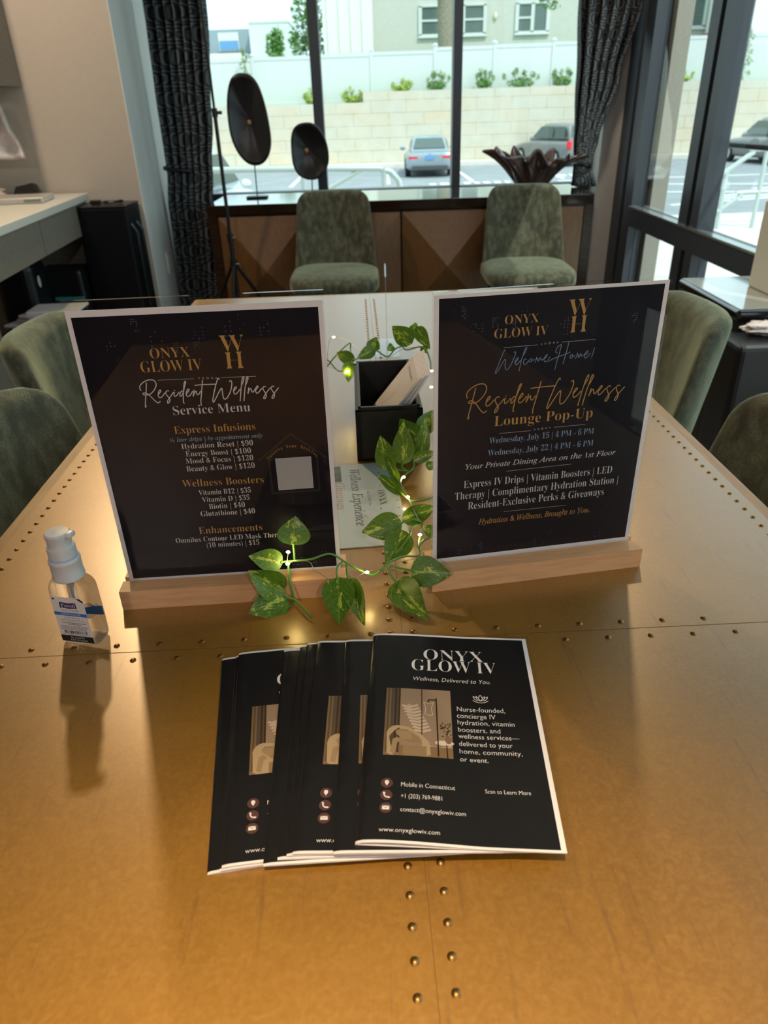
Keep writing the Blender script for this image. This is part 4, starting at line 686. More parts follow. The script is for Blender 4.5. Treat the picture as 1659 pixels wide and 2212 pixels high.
# ------------------------------------------------------------------ hand sanitizer
hs = thing('hand_sanitizer', 'small clear pump bottle of hand sanitizer on the left of the table', 'bottle', (-0.2885, 0.5455, 0.7502), math.radians(-12))
def bottle_ring(w_, d_, z, n=40, e=0.42):
    return [(w_ * math.copysign(abs(math.cos(2 * PI * k / n)) ** e, math.cos(2 * PI * k / n)), d_ * math.copysign(abs(math.sin(2 * PI * k / n)) ** e, math.sin(2 * PI * k / n)), z) for k in range(n)]
mb = MB(); secs = [(0.0155, 0.0085, 0, .5), (0.0185, 0.0112, 0.0012, .45), (0.0198, 0.0122, 0.004, .42), (0.0202, 0.0124, 0.02, .42), (0.0202, 0.0124, 0.056, .42), (0.0198, 0.0122, 0.062, .45), (0.0178, 0.0115, 0.067, .55), (0.0135, 0.0105, 0.0705, .75), (0.0112, 0.0102, 0.0725, 1.0), (0.0108, 0.0102, 0.076, 1.0)]
rg = [bottle_ring(a, b, z, 40, e) for a, b, z, e in secs]
mb.v = [p for r_ in rg for p in r_]; mb.f = [(i * 40 + k, i * 40 + (k + 1) % 40, (i + 1) * 40 + (k + 1) % 40, (i + 1) * 40 + k) for i in range(len(rg) - 1) for k in range(40)] + [tuple(range(40))[::-1], tuple((len(rg) - 1) * 40 + k for k in range(40))]
mb.build('bottle', GEL, hs, True)
MB().tube([(0, 0, 0.012), (0, 0, 0.074)], 0.0028, 10).build('dip_tube', FROST, hs, True)
MB().lathe([(0.0132, 0.0705), (0.0142, 0.0715), (0.0142, 0.0745), (0.0136, 0.076), (0.0136, 0.088), (0.0139, 0.0885), (0.0139, 0.0905), (0.0132, 0.092), (0.0122, 0.0925)], (0, 0, 0), 40).build('collar', FROST, hs, True)
MB().lathe([(0.0124, 0.0918), (0.0124, 0.0935)], (0, 0, 0), 32).build('blue_seal', mat('blue_seal', (0.3, 0.42, 0.75), 0.4), hs, True)
hd = MB().lathe([(0.0122, 0.0936), (0.0122, 0.1035), (0.0112, 0.1045), (0.0104, 0.1046), (0.0104, 0.113), (0.0112, 0.1145), (0.0112, 0.1165), (0.0098, 0.1178), (0.0001, 0.1182)], (0, 0, 0), 36)
hd.rbox((0.0085, 0.001, 0.1152), (0.0125, 0.010, 0.0048), 0.0018)
hd.build('pump_head', FROST, hs, True)
fy = -0.01262
putb = lambda u, v: (u / 1000, fy - 0.00025, v / 1000)
puts = lambda u, v: (u / 1000, fy - 0.00018, v / 1000)
lw = MB(); lw.prism([(-16.6, 4.2), (16.6, 4.2), (16.6, 53), (13.5, 55.6), (-15.4, 55.6), (-16.6, 54.4)], fy - 0.00012, fy + 0.0001, lambda u, v, s: (u / 1000, s, v / 1000)); lb_ = lw.build('front_label', mat('label_white', (0.7, 0.66, 0.64), 0.4), hs)
K, Bl, Wt = MB(), MB(), MB()
poly(K, [(-16.6, 4.2), (16.6, 4.2), (16.6, 11.4), (-16.6, 11.4)], puts); poly(K, [(-14.4, 52.2), (-12.4, 52.2), (-12.4, 54.0), (-14.4, 54.0)], puts); poly(K, [(9.5, 55.2), (13.5, 55.2), (16.4, 52.6), (16.4, 50.4)], puts)
text(K, 'HAND SANITIZER', 'N', -8.5, 9.5, 40.2, 1.5, puts); text(K, 'Active ingredient', 'N', -7.5, 8.5, 32.0, 1.5, puts); text(K, 'Ethyl Alcohol 70% v/v', 'N', -10.5, 11.5, 29.4, 1.4, puts)
ribbon(K, [(-14.5, 28.4), (15, 28.4)], 0.18, puts)
for yy, a, b in ((26.4, -12, 13), (24.8, -6, 8)): ribbon(K, [(a, yy), (b, yy)], 0.55, puts)
for yy in (22.6, 21.3, 20.0, 18.7): 
    x_ = -13.5
    rnd = random.Random(int(yy * 10))
    while x_ < 12: l_ = rnd.uniform(1, 3.4); ribbon(K, [(x_, yy), (x_ + l_, yy)], 0.42, puts); x_ += l_ + 0.7
x_ = -11.5; rnd = random.Random(7)
while x_ < 11.5: l_ = rnd.choice((0.3, 0.3, 0.6, 0.9)); poly(K, [(x_, 13.9), (x_ + l_, 13.9), (x_ + l_, 17.4), (x_, 17.4)], puts); x_ += l_ + rnd.choice((0.3, 0.5, 0.7))
text(K, '0 73852 09650 7', 'N', -13.6, 13.8, 12.1, 1.4, puts)
poly(Bl, [(-16.6, 34.6), (16.6, 34.6), (16.6, 38.4), (-16.6, 38.4)], puts)
NV = MB(); poly(NV, [(-8.8, 42.9), (-7.0, 43.8), (0, 43.0), (7.2, 43.8), (8.4, 42.9), (8.0, 49.6), (6.4, 50.0), (0, 49.3), (-7.2, 50.1), (-8.6, 49.2)], puts)
text(Wt, 'Purell', 'U', -7.3, 7.0, 44.5, 4.0, putb); text(Wt, 'REFRESHING GEL', 'N', -9.5, 10.5, 35.6, 1.9, putb); text(Wt, 'EJ 563959', 'N', -6.5, 7.5, 8.4, 1.6, putb); text(Wt, 'EXP 07/2028', 'N', -7.5, 9.5, 5.5, 1.6, putb)
RD = MB(); poly(RD, [(-3, 48.2), (0, 49.2), (3, 48.2), (0, 48.5)], putb)
for m_, nm, c in ((K, 'black_print', (0.01, 0.01, 0.012)), (Bl, 'blue_band', (0.02, 0.17, 0.5)), (NV, 'navy_badge', (0.012, 0.016, 0.1)), (Wt, 'white_lettering', (0.75, 0.73, 0.72)), (RD, 'red_arc', (0.6, 0.02, 0.03))): m_.build(nm, mat('label_' + nm, c, 0.4), lb_, False, False)
bkl = MB(); by = 0.01135
bkl.prism([(-16, 18), (16, 20), (16, 31), (9, 29), (2, 33), (-6, 28), (-16, 31)], by, by + 0.0002, lambda u, v, s: (u / 1000, s, v / 1000)); bkl.build('back_label', mat('label_back_blue', (0.03, 0.22, 0.55), 0.4), hs)

# ------------------------------------------------------------------ black box with envelopes
bx = thing('black_box', 'open black wooden box holding envelopes, between the two signs', 'box', (0.0115, 0.921, 0.7502), 0.03)
MB().b2((-0.0465, 0, 0), (0.0465, 0.215, 0.004)).b2((-0.0465, 0, 0), (-0.0385, 0.215, 0.074)).b2((0.0385, 0, 0), (0.0465, 0.215, 0.074)).b2((-0.0465, 0, 0), (0.0465, 0.008, 0.074)).b2((-0.0465, 0.207, 0), (0.0465, 0.215, 0.074)).build('body', BLACKW, bx)
MB().b2((-0.0425, 0.004, 0.074), (-0.0385, 0.211, 0.079)).b2((0.0385, 0.004, 0.074), (0.0425, 0.211, 0.079)).b2((-0.0425, 0.004, 0.074), (0.0425, 0.008, 0.079)).b2((-0.0425, 0.207, 0.074), (0.0425, 0.211, 0.079)).build('inner_lip', BLACKW, bx)
def envelope(i, label):
    t = thing('envelope', label, 'envelope', (-0.030 + 0.0034 * i, 0.938 + 0.0008 * (i % 3), 0.7555), 0.02, 'white envelopes leaning in the black box')
    ang = math.radians(51 + 0.75 * i); Mx = Matrix.Rotation(-ang, 4, 'Y')      # long side leans right
    MB().rbox((0.067, 0.056, 0.0008), (0.134, 0.112, 0.0013), 0.0004, 1, Mx).build('paper_body', PAPER, t)
    MB().add([Mx @ Vector(p) for p in ((0.003, 0.003, 0.00155), (0.131, 0.003, 0.00155), (0.085, 0.056, 0.00165), (0.003, 0.109, 0.00155), (0.131, 0.109, 0.00155))], [(0, 1, 2), (3, 4, 2)]).build('flap', PAPER, t)
    if i == 0:
        k = MB(); rnd = random.Random(2); P = []
        for q in range(46): P.append((0.122 + 0.002 * math.sin(q * 2.1) + rnd.uniform(-.0012, .0012), 0.088 - q * 0.0014))
        ribbon(k, P, 0.0005, lambda u, v: tuple(Mx @ Vector((u, v, 0.0019))), 2); k.build('handwriting', INK, t, False, False)
    return t
NE = ['front envelope with handwriting in the black box', 'second envelope from the front in the black box', 'third envelope from the front in the black box', 'fourth envelope from the front in the black box', 'fifth envelope from the front, mid-stack in the black box', 'fourth envelope from the back in the black box', 'third envelope from the back in the black box', 'second envelope from the back in the black box', 'rearmost envelope of the stack in the black box']
for i, lb in enumerate(NE): envelope(i, lb)

# ------------------------------------------------------------------ giveaway card lying flat, clear card standing on edge
gc = thing('giveaway_card', 'pale giveaway sheet in a clear sleeve lying flat behind the left sign', 'sign', (0.0215, 0.8035, 0.7503), -PI / 2 + 0.082)
MB().b2((-0.109, -0.225, 0), (0.109, 0.0, 0.0012)).build('printed_sheet', mat('pale_blue_paper', (0.5, 0.56, 0.58), 0.5), gc)
MB().b2((-0.1125, -0.23, 0.0013), (0.1125, 0.007, 0.0031)).build('clear_sleeve', ACRYL, gc)
G1, G2, G3 = MB(), MB(), MB(); pg = lambda u, v: (u / 1000, v / 1000, 0.00126)
text(G1, 'Wellness Experience', 'I', -92, 62, -60, 13, pg); text(G2, 'Giveaway', 'I', -55, 20, -81, 12, pg); text(G1, 'ONYX', 'U', -26, 14, -27, 9, pg); text(G1, 'GLOW IV', 'N', -26, 14, -41, 3.4, pg); text(G2, 'ST', 'U', 36, 44, -51, 6, pg)
poly(G3, [(-105, -72), (-57, -72), (-57, -92), (-105, -92)], pg)
G1.build('dark_lettering', mat('grey_ink', (0.015, 0.018, 0.02), 0.5), gc, False, False); G2.build('copper_lettering', mat('copper_ink', (0.45, 0.2, 0.12), 0.5), gc, False, False); G3.build('photo_print', m_noisy('grey_photo', (0.04, 0.06, 0.065), (0.12, 0.15, 0.15), 120, 0.5), gc, False, False)
cc = thing('card_holder', 'clear acrylic card holder standing edge-on behind the black box', 'sign', (0.0175, 1.46, 0.7502), PI / 2 - 0.012)
MB().b2((-0.066, -0.0016, 0.0), (0.066, -0.0004, 0.158)).b2((-0.066, 0.0004, 0.0), (0.066, 0.0016, 0.158)).build('clear_panel', ACRYL, cc)
MB().b2((-0.064, -0.0003, 0.0), (0.064, 0.0003, 0.155)).build('inserted_card', mat('pale_grey_card', (0.5, 0.53, 0.53), 0.4), cc)
MB().rbox((0, 0, 0.0015), (0.132, 0.05, 0.003), 0.001, 1).build('foot', ACRYL, cc)

# ------------------------------------------------------------------ ivy garland with fairy lights
gl = thing('ivy_garland', 'artificial variegated ivy garland trailing between and in front of the signs', 'garland', (0, 0, 0.75))
sm = MB()
sm2 = MB()
for i, st in enumerate(STEMS): (sm if i < len(STEMS) - 3 else sm2).tube([(p.x, p.y, max(p.z, 0.7518) - 0.75) for p in crom(st, 6)], 0.00115, 7)
sm.build('vine_stem', STEM, gl, True); sm2.build('vine_stem', STEM, gl, True)
def leaf_mesh(seed):
    rnd = random.Random(seed); mb = MB(); n, m = 18, 8; uv = []; cup = rnd.uniform(0.05, 0.16); dr = rnd.uniform(-0.02, 0.12); ph = rnd.uniform(0, 6)
    for i in range(n + 1):
        s = i / n; wd = 0.5 * (math.sin(PI * s ** 0.62) ** 0.78) if 0 < s < 1 else 0.0; wd *= (1 - 0.25 * s ** 3)
        for j in range(-m, m + 1):
            q = j / m; x = q * wd; back = -0.075 * (abs(q) ** 1.5) * max(0, 1 - s / 0.28)
            mb.v.append((x, s + back, cup * (abs(q) ** 1.4) * wd * 1.6 - dr * (s - 0.2) ** 2 + 0.012 * math.sin(7 * s + ph + q * 2) * abs(q))); uv.append((q * wd * 2, s))
    k = 2 * m + 1
    mb.f = [(i * k + j, i * k + j + 1, (i + 1) * k + j + 1, (i + 1) * k + j) for i in range(n) for j in range(k - 1)]; mb.uv = uv
    o = mb.build('leaf', LEAF, None, 'all', False); me = o.data; C.objects.unlink(o); bpy.data.objects.remove(o); return me
LM = [leaf_mesh(i) for i in range(5)]
for i, (b, t_, wd, nr) in enumerate(LEAVES):
    b, t_, nr = Vector(b), Vector(t_), Vector(nr); b.z = max(b.z, 0.7535); t_.z = max(t_.z, 0.7535)
    yv = t_ - b; L_ = yv.length; yv.normalize(); nr = (nr - yv * nr.dot(yv)).normalized(); xv = yv.cross(nr); sx = wd * 1.12; L2 = L_ * 1.06
    o = bpy.data.objects.new('leaf', LM[i % 5]); C.objects.link(o); o.parent = gl
    o.matrix_local = Matrix(((xv.x * sx, yv.x * L2, nr.x * L_, b.x), (xv.y * sx, yv.y * L2, nr.y * L_, b.y), (xv.z * sx, yv.z * L2, nr.z * L_, b.z - 0.75), (0, 0, 0, 1)))
fl = thing('fairy_lights', 'thin wire string of tiny warm lights wound through the ivy', 'string lights', (0, 0, 0.75))
wm = MB()
for st in WIRES: wm.tube([(p.x, p.y - 0.001, max(p.z, 0.7512) - 0.75) for p in crom(st, 6)], 0.00035, 5)
wm.build('wire', WIRE, fl, True)
for p in BULBS: MB().ell((p[0], p[1] - 0.002, p[2] - 0.75), (0.0021, 0.0016, 0.0014), 10, 6).build('bulb', GLOW, fl, True)
# ------------------------------------------------------------------ desk corner on the left
dk = thing('office_desk', 'white-topped built-in desk with grey wood apron along the left', 'desk', (-1.455, 3.42, 0), 0.083)
MB().rbox((-0.62, -0.02, 0.822), (1.24, 1.56, 0.036), 0.004, 2).build('worktop', CREAM, dk)
for y0, y1 in ((-0.795, -0.05), (-0.044, 0.74)): MB().b2((-0.05, y0, 0.655), (-0.015, y1, 0.802)).build('apron_drawer', GREYW, dk)
MB().b2((-1.2, -0.78, 0), (-0.2, -0.30, 0.802)).build('pedestal', GREYW, dk)
MB().b2((-1.24, 0.735, 0.4), (-0.03, 0.75, 0.8)).build('back_panel', GREYW, dk)
cb = thing('upper_cabinet', 'brown shaker wall cabinet at the upper left edge', 'cabinet', (-1.74, 4.192, 1.33))
MB().b2((-1.0, -0.30, 0), (0.0, 0, 0.9)).build('carcass', GREYW, cb)
MB().b2((-0.6, -0.322, 0.003), (-0.003, -0.302, 0.075)).b2((-0.075, -0.322, 0.075), (-0.003, -0.302, 0.9)).b2((-0.6, -0.322, 0.075), (-0.53, -0.302, 0.9)).b2((-0.53, -0.312, 0.075), (-0.075, -0.302, 0.9)).build('door', m_wood('brown_door', (0.10, 0.055, 0.032), (0.14, 0.08, 0.05), 0.45, (8, 8, 1), 10), cb)
def cloth_blob(name, label, loc, r, seed, cat, m=CLOTH, flat=0.35):
    mb = MB()
    def f(u, v):
        a, b = 2 * PI * u, PI * v; d = Vector((math.sin(b) * math.cos(a), math.sin(b) * math.sin(a), -math.cos(b))); k = 1 + flat * noise.noise(d * 2.2 + Vector((seed, 0, 0))) + 0.22 * noise.noise(d * 5 + Vector((0, seed, 0)))
        return (d.x * r[0] * k, d.y * r[1] * k, r[2] * (1 + max(-1, d.z * k)))
    mb.grid(40, 24, f); o = mb.build(name, m, None, 'all'); o.location = loc; return tag(o, label, cat)
tw = thing('hanging_towel', 'white cloth hanging below the wall cabinet at the left edge', 'towel', (-1.86, 4.0, 1.02)); mb = MB()
mb.grid(20, 16, lambda u, v: ((u - .5) * 0.2 * (0.55 + 0.45 * (1 - v) ** .6) + 0.03 * (1 - v), 0.03 * math.sin(u * 11) * (0.4 + v) + 0.012 * math.sin(v * 9), 0.24 * v)); o = mb.build('cloth', CLOTH, tw, 'all', False); o.modifiers.new('thickness', 'SOLIDIFY').thickness = 0.02
MB().tube([(-0.15, 0, 0.24), (0.07, 0, 0.24)], 0.006).build('hook_rail', CHROME, tw, True)
lp = thing('laptop', 'closed silver laptop on the white desk', 'laptop', (-1.74, 3.78, 0.8405), 0.15)
MB().rbox((0, 0, 0.013), (0.33, 0.23, 0.026), 0.006).build('body', mat('silver_shell', (0.52, 0.5, 0.47), 0.35, 0.2), lp); MB().b2((0.08, -0.117, 0.008), (0.155, -0.114, 0.018)).build('port_panel', mat('port_grey', (0.16, 0.22, 0.2), 0.3), lp)
cloth_blob('folded_cloth', 'beige folded cloth lying on the desk behind the laptop', (-1.97, 3.98, 0.8405), (0.11, 0.07, 0.025), 2.0, 'cloth', m_noisy('beige_cloth', (0.42, 0.34, 0.28), (0.52, 0.44, 0.37), 30, 0.9))
pc = MB(); pc.add([(-0.075, -0.04, 0), (0.075, -0.04, 0), (0.06, 0.04, 0), (-0.06, 0.04, 0), (-0.055, -0.015, 0.052), (0.03, -0.01, 0.068), (0.04, 0.02, 0.06), (-0.05, 0.02, 0.05)], [(0, 1, 2, 3), (0, 1, 5, 4), (1, 2, 6, 5), (2, 3, 7, 6), (3, 0, 4, 7), (4, 5, 6, 7)])
o = pc.build('pouch', BLACK); o.location = (-1.75, 4.0, 0.8405); tag(o, 'small black fabric pouch standing on the white desk', 'pouch')
tc = thing('trolley_case', 'tall black equipment case standing beside the desk', 'case', (-1.395, 4.075, 0))
MB().rbox((0, 0, 0.40), (0.262, 0.235, 0.77), 0.012).build('body', mat('black_case', (0.003, 0.0035, 0.005), 0.5, spec=0.2), tc)
MB().rbox((0, 0, 0.787), (0.262, 0.235, 0.012), 0.004).build('lid', mat('case_lid', (0.012, 0.013, 0.015), 0.3), tc)
for y in (-0.07, 0.03): MB().tube([(0.128, y, 0.05), (0.15, y, 0.1), (0.152, y, 0.66), (0.128, y, 0.70)], 0.008, 8).build('side_bar', mat('dark_teal_metal', (0.03, 0.045, 0.05), 0.25, 0.7), tc, True)
for sx in (-0.1, 0.1):
    for sy in (-0.09, 0.09): MB().ell((sx, sy, 0.0125), (0.02, 0.014, 0.0125)).build('wheel', BLACK, tc, True)
cbl = thing('cable_coil', 'black coiled cable and adapter lying on the tall black case', 'cable', (-1.36, 4.05, 0.7935))
MB().tube(crom([(0.05 * math.cos(k * .9) * (1 + .2 * math.sin(k)), 0.035 * math.sin(k * .9), 0.005 + 0.002 * k / 3) for k in range(16)], 5), 0.0035, 6).build('cable', BLACK, cbl, True); MB().rbox((-0.075, -0.02, 0.012), (0.055, 0.03, 0.022), 0.006).build('adapter', BLACK, cbl)
bn = thing('black_bin', 'low black bin under the desk with a teal strip', 'bin', (-1.665, 3.985, 0)); MB().rbox((0, 0, 0.25), (0.25, 0.2, 0.5), 0.02).build('body', BLACK, bn); MB().b2((-0.03, -0.112, 0.35), (0.118, -0.101, 0.365)).build('teal_strip', mat('teal_plastic', (0.05, 0.3, 0.28), 0.4), bn)
bg_ = thing('black_bag', 'black tote bag under the desk with a pale oval badge', 'bag', (-1.81, 3.80, 0)); MB().rbox((0, 0, 0.29), (0.2, 0.22, 0.58), 0.05, 4).build('body', BLACK, bg_); MB().ell((0.101, -0.03, 0.47), (0.003, 0.016, 0.03)).build('badge', CREAM, bg_, True)
cloth_blob('plastic_bag', 'crumpled white plastic bag stuffed on the black tote under the desk', (-1.80, 3.80, 0.575), (0.10, 0.10, 0.055), 5.0, 'bag')
st_ = MB().rbox((0, 0, 0.15), (0.36, 0.32, 0.30), 0.02).build('storage_box', BLACK); st_.location = (-1.62, 3.50, 0); tag(st_, 'low black storage box holding the white papers behind the left chairs', 'box')
rnd = random.Random(4)
for i in range(7):
    o = MB().rbox((0, 0, 0.006), (rnd.uniform(.2, .3), rnd.uniform(.16, .22), 0.012), 0.002, 1).build('paper_stack', PAPER); o.location = (-1.60 + rnd.uniform(-.05, .05), 3.52 + rnd.uniform(-.05, .05), 0.3005 + i * 0.0125); o.rotation_euler = (0, 0, rnd.uniform(-.5, .5))
    tag(o, 'white paper bundle in the loose pile on the black storage box', 'paper', 'white papers piled behind the left chairs')

# ------------------------------------------------------------------ black cabinet at the right window
rc = thing('side_cabinet', 'black cabinet with glossy top by the right window', 'cabinet', (1.30, 2.50, 0), 0.0)
MB().rbox((0, 0, 0.582), (0.34, 0.50, 0.036), 0.012, 4).build('top', mat('gloss_black', (0.01, 0.011, 0.012), 0.12, coat=1.0), rc)
MB().rbox((0, 0, 0.601), (0.318, 0.478, 0.003), 0.001).build('top_reflection', mat('pale_sky_reflection', (0.42, 0.47, 0.47), 0.15, coat=1.0), rc); MB().b2((-0.15, -0.235, 0.0), (0.15, 0.235, 0.564)).build('body', BLACK, rc); MB().b2((-0.156, -0.225, 0.03), (-0.15, 0.225, 0.52)).build('door', BLACK, rc)  # pale sheet added on the black top, bright outdoor reflection as colour
cn = MB().rbox((0, 0, 0.14), (0.13, 0.24, 0.28), 0.006).build('white_carton', mat('carton_white', (0.62, 0.6, 0.54), 0.6)); cn.location = (1.375, 2.46, 0.6028); tag(cn, 'upright white carton standing on the black cabinet at the right edge', 'box')
cloth_blob('crumpled_cloth', 'crumpled white cloth on the black bin, just under the cabinet top at the right edge', (1.215, 2.17, 0.545), (0.09, 0.035, 0.022), 8.0, 'cloth')
sl = MB().rbox((0, 0, 0.272), (0.2, 0.16, 0.544), 0.02).build('storage_bin', BLACK); sl.location = (1.17, 2.15, 0); tag(sl, 'black bin under the crumpled white cloth on the right', 'bin')

# ------------------------------------------------------------------ outdoors: ground
GZ = -1.2
sbox('pavement', (-14, 5.1, -0.16), (1.645, 9.15, -0.02), CONC); sbox('pavement_right', (1.645, -6, -0.16), (14, 9.15, -0.02), CONC); sbox('pavement_foundation', (-14, 5.1, -1.2), (14, 9.1, -0.16), CONC)
sbox('parking_lot', (-60, 9.1, GZ - 0.2), (60, 36.6, GZ), ASPH)
sbox('kerb', (-60, 36.5, GZ - 0.2), (60, 37.9, GZ + 0.16), CONC)
ln = MB()
for x in (-6.9, -3.0, 0.55, 3.6, 6.9, 10.2): ln.b2((x - 0.07, 28.5, GZ), (x + 0.07, 34.5, GZ + 0.006))
for k in range(6):
    ln.box((9.3 + k * 0.9, 20.5 + k * 0.8, GZ + 0.003), (3.4, 0.16, 0.006), 0.32)
ln.box((9.5, 22.8, GZ + 0.003), (6.5, 0.16, 0.006), -0.30).box((10.5, 25.0, GZ + 0.003), (6.5, 0.16, 0.006), -0.30).box((11.0, 27.6, GZ + 0.003), (9, 0.16, 0.006), 0)
rnd = random.Random(6)
for x0, y in ((-3.4, 26.6), (2.0, 27.6), (6.6, 29.5)):
    x = x0
    for k in range(9): l_ = rnd.choice((0.16, 0.22, 0.3)); ln.b2((x, y, GZ), (x + l_, y + 0.55, GZ + 0.006)); x += l_ + 0.16
struct(ln.build('road_markings', LINE))
# retaining wall with stepped top, fence, bank
wl = struct(MB().b2((-0.35, 37.8, GZ - 0.2), (60, 38.4, 1.87)).b2((-60, 37.8, GZ - 0.2), (-0.35, 38.4, 1.46)).build('retaining_wall', BLOCKS))
sbox('planting_bank', (-60, 38.4, GZ - 0.2), (60, 48, 1.40), FOLI); sbox('ground_beyond', (-60, 48, GZ - 0.2), (60, 120, 0.0), FOLI); sbox('planting_bed', (-0.35, 38.4, 1.40), (60, 39.35, 1.84), FOLI)
fn = thing('vinyl_fence', 'white vinyl fence with posts along the top of the block wall', 'fence', (0, 39.5, 1.4))
xs = [-16.5, -13.8, -11.0, -8.2, -5.45, -2.68, 0.09, 3.07, 5.84, 8.59, 11.4, 14.2, 17.0, 19.8]
for i, x in enumerate(xs):
    h = 2.05 + 0.011 * x + (0.08 if x > 0.3 else 0.0)
    MB().b2((x - 0.075, -0.075, 0), (x + 0.075, 0.075, h + 0.1)).lathe([(0.13, h + 0.1), (0.13, h + 0.13), (0.005, h + 0.22)], (x, 0, 0), 4).build('post', VINYL, fn)
    if i + 1 < len(xs): 
        x1 = xs[i + 1]; MB().b2((x + 0.075, -0.03, 0.05), (x1 - 0.075, 0.03, h - 0.05)).b2((x + 0.075, -0.05, h - 0.1), (x1 - 0.075, 0.05, h + 0.04)).b2((x + 0.075, -0.05, 0.03), (x1 - 0.075, 0.05, 0.17)).build('panel', VINYL, fn)
# shrubs
def leaf_cloud(mb, c, r, n, size, rnd, flat=1.0):
    for k in range(n):
        while True:
            p = Vector((rnd.uniform(-1, 1), rnd.uniform(-1, 1), rnd.uniform(-1, 1)))
            if p.length < 1: break
        p = Vector((c[0] + p.x * r[0], c[1] + p.y * r[1], c[2] + p.z * r[2])); d = Vector((rnd.gauss(0, 1), rnd.gauss(0, 1), rnd.gauss(0, 1))).normalized(); e = d.cross(Vector((rnd.gauss(0, 1), rnd.gauss(0, 1), rnd.gauss(0, 1)))).normalized(); s = size * rnd.uniform(.6, 1.4)
        mb.add([p - d * s, p + e * s * .45, p + d * s, p - e * s * .45], [(0, 1, 2, 3)])
SH = [(-2.75, 1.46, 0.42, 0.44, FOLY, 'lime green shrub behind the left window mullion, left of the wall step'), (-0.85, 1.46, 0.55, 0.46, FOLY, 'lime green shrub just left of the step in the block wall'), (1.45, 1.87, 0.55, 0.36, FOLY, 'small lime green shrub on the wall right of the step'), (3.1, 1.87, 0.6, 0.6, FOLI, 'wispy green shrub left of the right window mullion'), (5.3, 1.87, 0.48, 0.66, FOLI, 'upright pointed green shrub right of the right window mullion'), (7.0, 1.87, 0.85, 0.62, FOLI, 'wide spreading green shrub above the ruffled bowl'), (8.95, 1.87, 0.55, 0.62, FOLI, 'green shrub next to the right curtain edge'), (14.5, 1.87, 0.6, 0.42, FOLY, 'lime green mound shrub seen through the right window')]
for i, (x, z, r, h, m_, lb) in enumerate(SH):
    t = thing('shrub', lb, 'shrub', (x, 38.85, 1.4), 0, 'shrubs on the block wall'); rnd = random.Random(i + 20); mb = MB(); zz = z - 1.4
    leaf_cloud(mb, (0, 0, zz + h * 0.32), (r * .8, .3, h * 0.36), 420, 0.06, rnd); sp_ = MB()
    for k in range(9):
        a = rnd.uniform(-1, 1); tip = Vector((a * r, rnd.uniform(-.2, .2), zz + h * (1.25 - 0.5 * abs(a)) * rnd.uniform(.8, 1.1))); sp_.tube([(a * .1, 0, zz - 0.1), tuple(tip * .6 + Vector((0, 0, .2 * zz))), tuple(tip)], 0.008, 4)
        leaf_cloud(mb, tuple(tip * .93 + Vector((0, 0, 0.07 * zz))), (.10, .1, .16), 34, 0.05, rnd)
    mb.build('leaves', m_, t, False, False); sp_.build('stem', BARK, t, True)
# building behind the fence
bl = thing('apartment_building', 'pale sided apartment building above the white fence', 'building', (0, 50, 0))
MB().b2((0.25, 0, 0), (40, 14, 9.5)).build('wall', SIDING, bl); MB().b2((-2.6, -0.6, 0), (0.25, 14, 9.5)).build('corner_wing', SIDINGW, bl)
for x0, x1, kk in ((3.0, 6.75, 3), (8.6, 10.4, 2), (13.1, 14.9, 2), (17.7, 19.5, 2), (23, 24.8, 2)):
    z0, z1 = 4.84, 6.24
    fr = MB().b2((x0 - 0.08, -0.1, z0 - 0.08), (x1 + 0.08, -0.02, z0 + 0.05)).b2((x0 - 0.08, -0.1, z1 - 0.05), (x1 + 0.08, -0.02, z1 + 0.08)).b2((x0 - 0.12, -0.16, z0 - 0.14), (x1 + 0.12, 0.0, z0 - 0.07))
    nb = kk
    for k in range(nb + 1): xx = x0 + (x1 - x0) * k / nb; fr.b2((xx - 0.1, -0.1, z0), (xx + 0.1, -0.02, z1))
    for k in range(nb):
        if not (kk == 2 and k == 1) and not (kk == 3 and k == 1): a = x0 + (x1 - x0) * k / nb; b = x0 + (x1 - x0) * (k + 1) / nb; fr.b2((a, -0.09, (z0 + z1) / 2 - 0.05), (b, -0.02, (z0 + z1) / 2 + 0.05))
    f_ = fr.build('window_frame', VINYL, bl); MB().b2((x0, -0.035, z0), (x1, -0.025, z1)).build('pane', mat('far_pane', (0.10, 0.14, 0.13), 0.1), f_)
for k in range(4): MB().b2((-2.35 + k * .66, -0.7, 0.4), (-1.95 + k * .66, -0.6, 8.5)).build('pilaster', SIDINGW, bl)
MB().ell((7.35, -0.08, 5.65), (0.1, 0.08, 0.18)).build('wall_light', mat('lamp_cream', (0.75, 0.68, 0.45), 0.5), bl, True)
rb = thing('brick_building', 'red brick house front seen through the right window', 'building', (20.2, 48, 0)); MB().b2((-1.0, 0, 2.8), (1.1, 1.8, 4.4)).build('brick_wall', m_noisy('red_brick', (0.36, 0.12, 0.09), (0.46, 0.17, 0.12), 5, 0.9), rb); MB().b2((-1.0, 0.02, 0), (1.1, 1.8, 2.78)).b2((-0.6, 0.02, 4.4), (12, 1.8, 8.4)).b2((1.1, 0.02, 0), (12, 1.8, 4.4)).build('pale_wall', SIDINGW, rb); f_ = MB().b2((0.1, -0.05, 3.35), (0.75, 0.0, 3.9)).build('window_frame', VINYL, rb); MB().b2((0.16, -0.06, 3.4), (0.69, -0.05, 3.85)).build('pane', mat('far_pane', (0.10, 0.14, 0.13), 0.1), f_)
fb_ = thing('grey_building', 'far grey building with blue windows beyond the fence on the left', 'building', (-13.5, 80, 0))
MB().b2((-9, 0, 0), (2.6, 10, 8.0)).build('wall', mat('slate_cladding', (0.26, 0.33, 0.37), 0.7), fb_)
